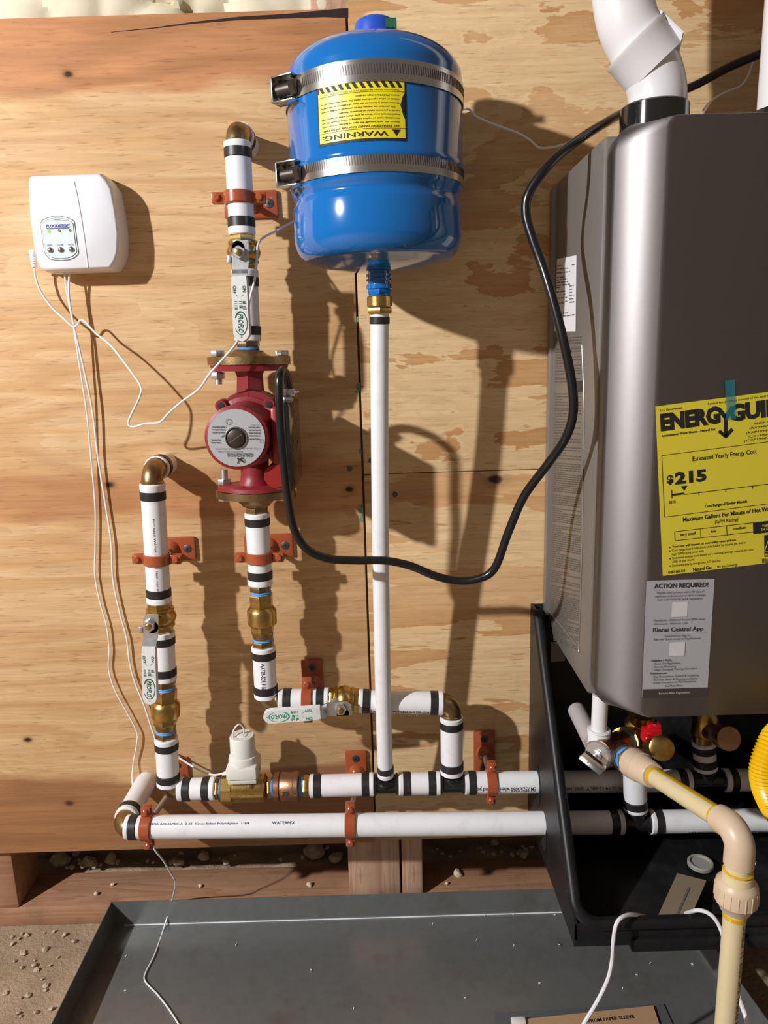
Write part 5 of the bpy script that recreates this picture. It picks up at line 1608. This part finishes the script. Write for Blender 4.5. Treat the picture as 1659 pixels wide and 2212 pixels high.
ld = (le1 - le0).normalized(); lo = (-fwd - ld * (-fwd).dot(ld)).normalized(); lu = ld.cross(lo)
lev = MB(); Lv = (le1 - le0).length
lev.box(lerp(le0, le1, .5), Lv, .0015, .013, (ld, lo, lu), .0004); lev.box(lerp(le0, le1, .5) + lu * .0065 + lo * .003, Lv * .96, .007, .0013, (ld, lo, lu), .0004); lev.box(lerp(le0, le1, .5) - lu * .0065 + lo * .003, Lv * .96, .007, .0013, (ld, lo, lu), .0004)
lev.build('test_lever', M_STEEL, rv)
MB().cyl(lerp(le0, le1, .3), lft + fwd * (LL * .84 + .012), .0035, seg=12).build('lever_pin', M_STEEL, rv)
SCP = .475
out0 = lft + fwd * (LL * .40) + Vector((0, -.004, -.003)); ce = P(1601, 1797, SCP)
od = (ce - out0).normalized()
MB().lathe(out0, od, [(.008, .0175), (.022, .0165), (.0235, .0185), (.030, .0185)], 26).build('outlet_port', M_BRONZE, rv)

# ---- cream discharge pipe --------------------------------------------------
ad = thing('cpvc_adapter', 'tan threaded adapter with blue tape at the relief valve outlet', 'pipe adapter', out0 + od * .05)
MB().lathe(out0 + od * .030, od, [(0, .0150), (.003, .0165), (.009, .0165)], 26).build('thread_tape', M_TAPE, ad, 'blue thread tape')
MB().hexn(out0 + od * .038, out0 + od * .047, .0195).build('steel_hex', M_ZINC, ad)
MB().lathe(out0 + od * .047, od, [(0, .0190), (.0012, .0200), (.020, .0192), (.0205, .0182), (.021, .0180), (.046, .0160), (.048, .0145)], 32).build('sleeve', M_CPVC2, ad)
LE = (ce - out0).length
p_a, p_b = out0 + od * .086, ce - od * .028
dpv = thing('cpvc_pipe', 'cream pipe slanting from the relief valve to the tan elbow', 'pipe', p_b, 'cream discharge pipes')
MB().cyl(p_a, p_b, .0113, seg=28).build('tube', M_CPVC, dpv)
MB().band(p_a + od * .010, od, .012, .0108, .0119).build('glue_smear', M_GLUE, dpv, 'yellow glue smear')
MB().band(p_b - od * .007, od, .012, .0108, .0117).build('glue_smear', M_GLUE, dpv, 'yellow glue smear')
gl_ = MB(); a_, u_, w_ = frame_from(od, ZV)
rows = []
ans = [-.42 + .11 * k_ for k_ in range(7)]
for i in range(2):
    for an in ans:
        rows.append((p_a if i == 0 else p_b) + (u_ * math.cos(an) + w_ * math.sin(an)) * .0116)
gl_.add(rows, [[k_, k_ + 1, k_ + 8, k_ + 7] for k_ in range(6)], True)
gl_.build('glue_run', M_GLUE, dpv, 'yellow glue run along the top', fix=False)
dn = (P(1582, 2212, SCP) - P(1608, 1900, SCP)); dnv = Vector((0, 0, -1))
eb = thing('cpvc_elbow', 'tan elbow turning the cream pipe downwards', 'pipe elbow', ce)
e_end = Vector((ce.x, ce.y, P(1608, 1866, SCP).z))
MB().tube(fillet(ce - od * .034, ce, e_end, .018, 10), .0150, 28).build('bend', M_CPVC2, eb)
MB().lathe(e_end + Vector((.0115, -.0088, .008)), Vector((.8, -.6, 0)), [(0, .0022), (.0016, .0020)], 10).build('mould_nub', M_CPVC2, eb)
zu0, zu1, zu2, zu3 = (P(1605, y, SCP).z for y in (1862, 1884, 1903, 1968))
up = thing('cpvc_union', 'tan threaded union below the elbow', 'pipe union', (ce.x, ce.y, zu3))
MB().lathe((ce.x, ce.y, zu0), -ZV, [(0, .0128), (zu0 - zu1, .0132), (zu0 - zu1 + .001, .0150), (zu0 - zu2, .0165)], 28).build('upper_hub', M_CPVC, up)
MB().band((ce.x, ce.y, zu1 + .002), ZV, .003, .012, .0150).build('glue_ring', M_GLUE, up, 'yellow glue ring')
hN = zu2 - zu3
MB().lathe((ce.x, ce.y, zu2 + .002), -ZV, [(0, .0165), (.004, .0205), (.008, .0212), (hN * .66, .0212), (hN * .72, .0190), (hN * .98, .0150), (hN, .0135)], 36).build('union_nut', M_CPVC2, up)
for k_ in range(18):
    an = 2 * math.pi * k_ / 18
    MB().box((ce.x + .0212 * math.sin(an), ce.y - .0212 * math.cos(an), zu2 - hN * .38), .0016, .0012, hN * .46, (Vector((math.cos(an), math.sin(an), 0)), Vector((math.sin(an), -math.cos(an), 0)), ZV), .0004).build('grip_ridge', M_CPVC2, up)
lp_ = thing('cpvc_pipe', 'cream vertical pipe below the union standing over the pan', 'pipe', (ce.x, ce.y, .06), 'cream discharge pipes')
MB().cyl((ce.x, ce.y, zu3 + .01), (ce.x, ce.y, .06), .0113, seg=28).build('tube', M_CPVC, lp_)
MB().band((ce.x, ce.y, zu3 - .004), ZV, .005, .0108, .0121).build('glue_ring', M_GLUE, lp_, 'yellow glue ring')
tx = MB(); text_cyl(tx, 'PIPE ASTM D2846 3/4" SDR 11 CPVC', (ce.x, ce.y, zu3 - .18), ZV, Vector((0, -1, 0)), 0, .17, .0113, .012, h=.0058, roll=-.62)
tx.build('pipe_print', mat('brown_pipe_ink', (0.16, 0.12, 0.05), .6), lp_, fix=False)

# ---- rear brass valve in the shade ----------------------------------------
rb2 = thing('service_valve', 'dark brass valve in the shade behind the yellow hose', 'valve', P(1520, 1600, SP))
MB().lathe(P(1520, 1602, SP), ZV, [(0, .0165), (.012, .0175), (.016, .0215), (.048, .022), (.056, .017), (.10, .016)], 26).build('body', M_BRASS, rb2)
MB().cyl(P(1522, 1575, SP), P(1560, 1590, SP + .05), .014, seg=22).build('drain_port', M_BRONZE, rb2)
MB().cyl(P(1560, 1590, SP + .05), P(1575, 1596, SP + .07), .018, seg=24).build('drain_cap', M_BRONZE, rb2)
# gas hose
gh = spline([P(1725, 1500, .31), P(1712, 1555, .335), P(1672, 1600, .36), P(1650, 1662, .37), P(1662, 1722, .37), P(1700, 1775, .36), P(1760, 1800, .33)], 40)
hose = MB().tube(gh, .0155, 20, rfun=lambda i: .0152 + .0011 * math.sin(i * 2 * math.pi / 4)).build('gas_hose', M_GAS)
tag(hose, 'corrugated yellow gas hose looping at the right edge', 'hose')

# ================================================================== cords and wires
def wire(name, label, cat, pts, r, m, n=8, seg=8, group=None):
    w = [q if isinstance(q, Vector) else P(*q) for q in pts]
    o = MB().tube(spline(w, n), r, seg).build(name, m)
    # shift origin to the start of the cord
    o0 = w[-1]
    o.data.transform(Matrix.Translation(-o0)); o.location = o0
    return tag(o, label, cat, group)
g_top = gl0 + ZV * .017
dpx = lambda v: v
cord = [(626, 850, .118), (624, 838, .12), (619, 812, .14), (611, 800, .17), (604, 812, .195), (603, 850, .20), (606, 920, .20), (613, 1000, .20), (622, 1080, .195), (636, 1145, .19), (665, 1188, .185), (710, 1207, .18), (770, 1211, .175), (830, 1211, .175), (885, 1222, .175), (940, 1244, .18), (985, 1254, .18), (1030, 1251, .185), (1068, 1228, .19), (1098, 1150, .20), (1132, 1072, .21), (1185, 1000, .235), (1222, 945, .262), (1238, 890, .272), (1234, 820, .272), (1212, 715, .268), (1180, 600, .255), (1150, 515, .235), (1136, 460, .225), (1145, 412, .225), (1190, 352, .225), (1250, 302, .20), (1305, 267, .15), (1350, 243, .10), (1430, 212, .06), (1500, 185, .035), (1570, 148, .03), (1640, 118, .03), (1720, 90, .03)]
wire('black_cable', 'thick black cable looping from the red pump over the heater', 'cord', cord, .0056, M_CORD, 10, 12)
zi_ = .02
w1 = [(74, 577, .022), (77, 600, .022), (88, 630, .022), (112, 664, .024), (138, 688, .026), (157, 705, .026), (167, 702, .026), (173, 692, .027), (183, 694, .028), (205, 718, .03), (238, 745, .035), (268, 782, .045), (290, 812, .05), (305, 838, .055), (300, 862, .06), (285, 893, .065), (277, 915, .065), (288, 922, .066), (315, 915, .07), (345, 912, .075), (365, 892, .08), (395, 866, .09), (430, 840, .11), (455, 805, .135), (485, 772, .135), (508, 745, .13), (518, 725, .11), (530, 690, .10), (541, 640, .10), (551, 600, .10), (555, 560, .10), (557, 530, .085), (568, 514, .07), (600, 497, .055), (640, 475, .03), (720, 430, .012), (820, 360, .008), (920, 290, .008), (1000, 236, .008), (1030, 253, .008), (1060, 266, .008), (1090, 277, .01), (1120, 288, .01), (1145, 303, .012), (1165, 319, .012), (1195, 318, .012), (1230, 309, .014), (1262, 305, .015)]
wire('power_wire', 'thin white wire from the control box plug past the pump and behind the tank', 'wire', w1, .0016, M_WIRE, 6)
w2 = [(139, 588, .022), (146, 640, .022), (158, 700, .02), (172, 790, .016), (186, 880, .012), (196, 980, .008), (206, 1100, .006), (206, 1180, .006), (205, 1240, .006), (216, 1300, .006), (230, 1350, .006), (236, 1400, .006), (235, 1445, .006), (248, 1490, .008), (275, 1540, .008), (295, 1580, .008), (296, 1605, .008), (288, 1650, .008), (286, 1690, .02), (295, 1740, .06), (315, 1790, .09), (332, 1832, .10), (352, 1858, .09), (368, 1885, .075), (379, 1908, .06), PZ(372, 1942, .055), PZ(355, 2002, .006), PZ(334, 2062, .0055), PZ(315, 2100, .0055), PZ(314, 2120, .0055), PZ(340, 2148, .0055), PZ(365, 2180, .0055), PZ(392, 2222, .0055)]
wire('sensor_wire', 'thin white wire hanging from the control box down into the metal pan', 'wire', w2, .0014, M_WIRE, 6)
w3 = [(150, 588, .022), (149, 640, .022), (160, 705, .022), (182, 800, .016), (200, 890, .012), (212, 990, .008), (228, 1090, .006), (240, 1170, .006), (244, 1250, .006), (258, 1320, .006), (274, 1380, .006), (280, 1430, .006), (292, 1475, .006), (312, 1525, .008), (330, 1580, .01), (345, 1612, .012), (385, 1636, .015), (412, 1653, .02), (440, 1668, .035), (462, 1674, .05), (480, 1671, .065), (498, 1666, .075)]
wire('valve_wire', 'thin white wire from the control box to the solenoid valve', 'wire', w3, .0016, M_WIRE, 6)
wA = [(1440, 2000, .25), (1405, 1984, .285), (1372, 1976, .312), (1348, 1979, .325), (1332, 1995, .332), (1325, 2030, .334), (1322, 2075, .334), (1313, 2115, .336), (1292, 2160, .34), (1268, 2200, .345), (1245, 2240, .35)]
wire('white_cable', 'white cable hanging over the bin rim at its left', 'cable', wA, .0026, M_WIRE, 8)
wB = [(1440, 1990, .24), (1490, 1970, .305), (1515, 1967, .322), (1540, 1980, .332), (1558, 2010, .34), (1568, 2050, .355), (1580, 2100, .38), (1598, 2160, .42), (1612, 2200, .44), (1622, 2250, .45)]
wire('white_cable', 'white cable hanging over the bin rim beside the cream pipe', 'cable', wB, .0026, M_WIRE, 8)
wC = [(1519, 238, .08), (1532, 222, .06), (1552, 207, .04), (1575, 196, .03), (1600, 185, .02), (1615, 165, .015), (1628, 130, .012)]
wire('loose_wire', 'short thin white wire behind the heater top', 'wire', wC, .0014, M_WIRE, 6)
wD = [(1265, 306, .20), (1260, 320, .262), (1257, 332, .272), (1256, 345, .274)]
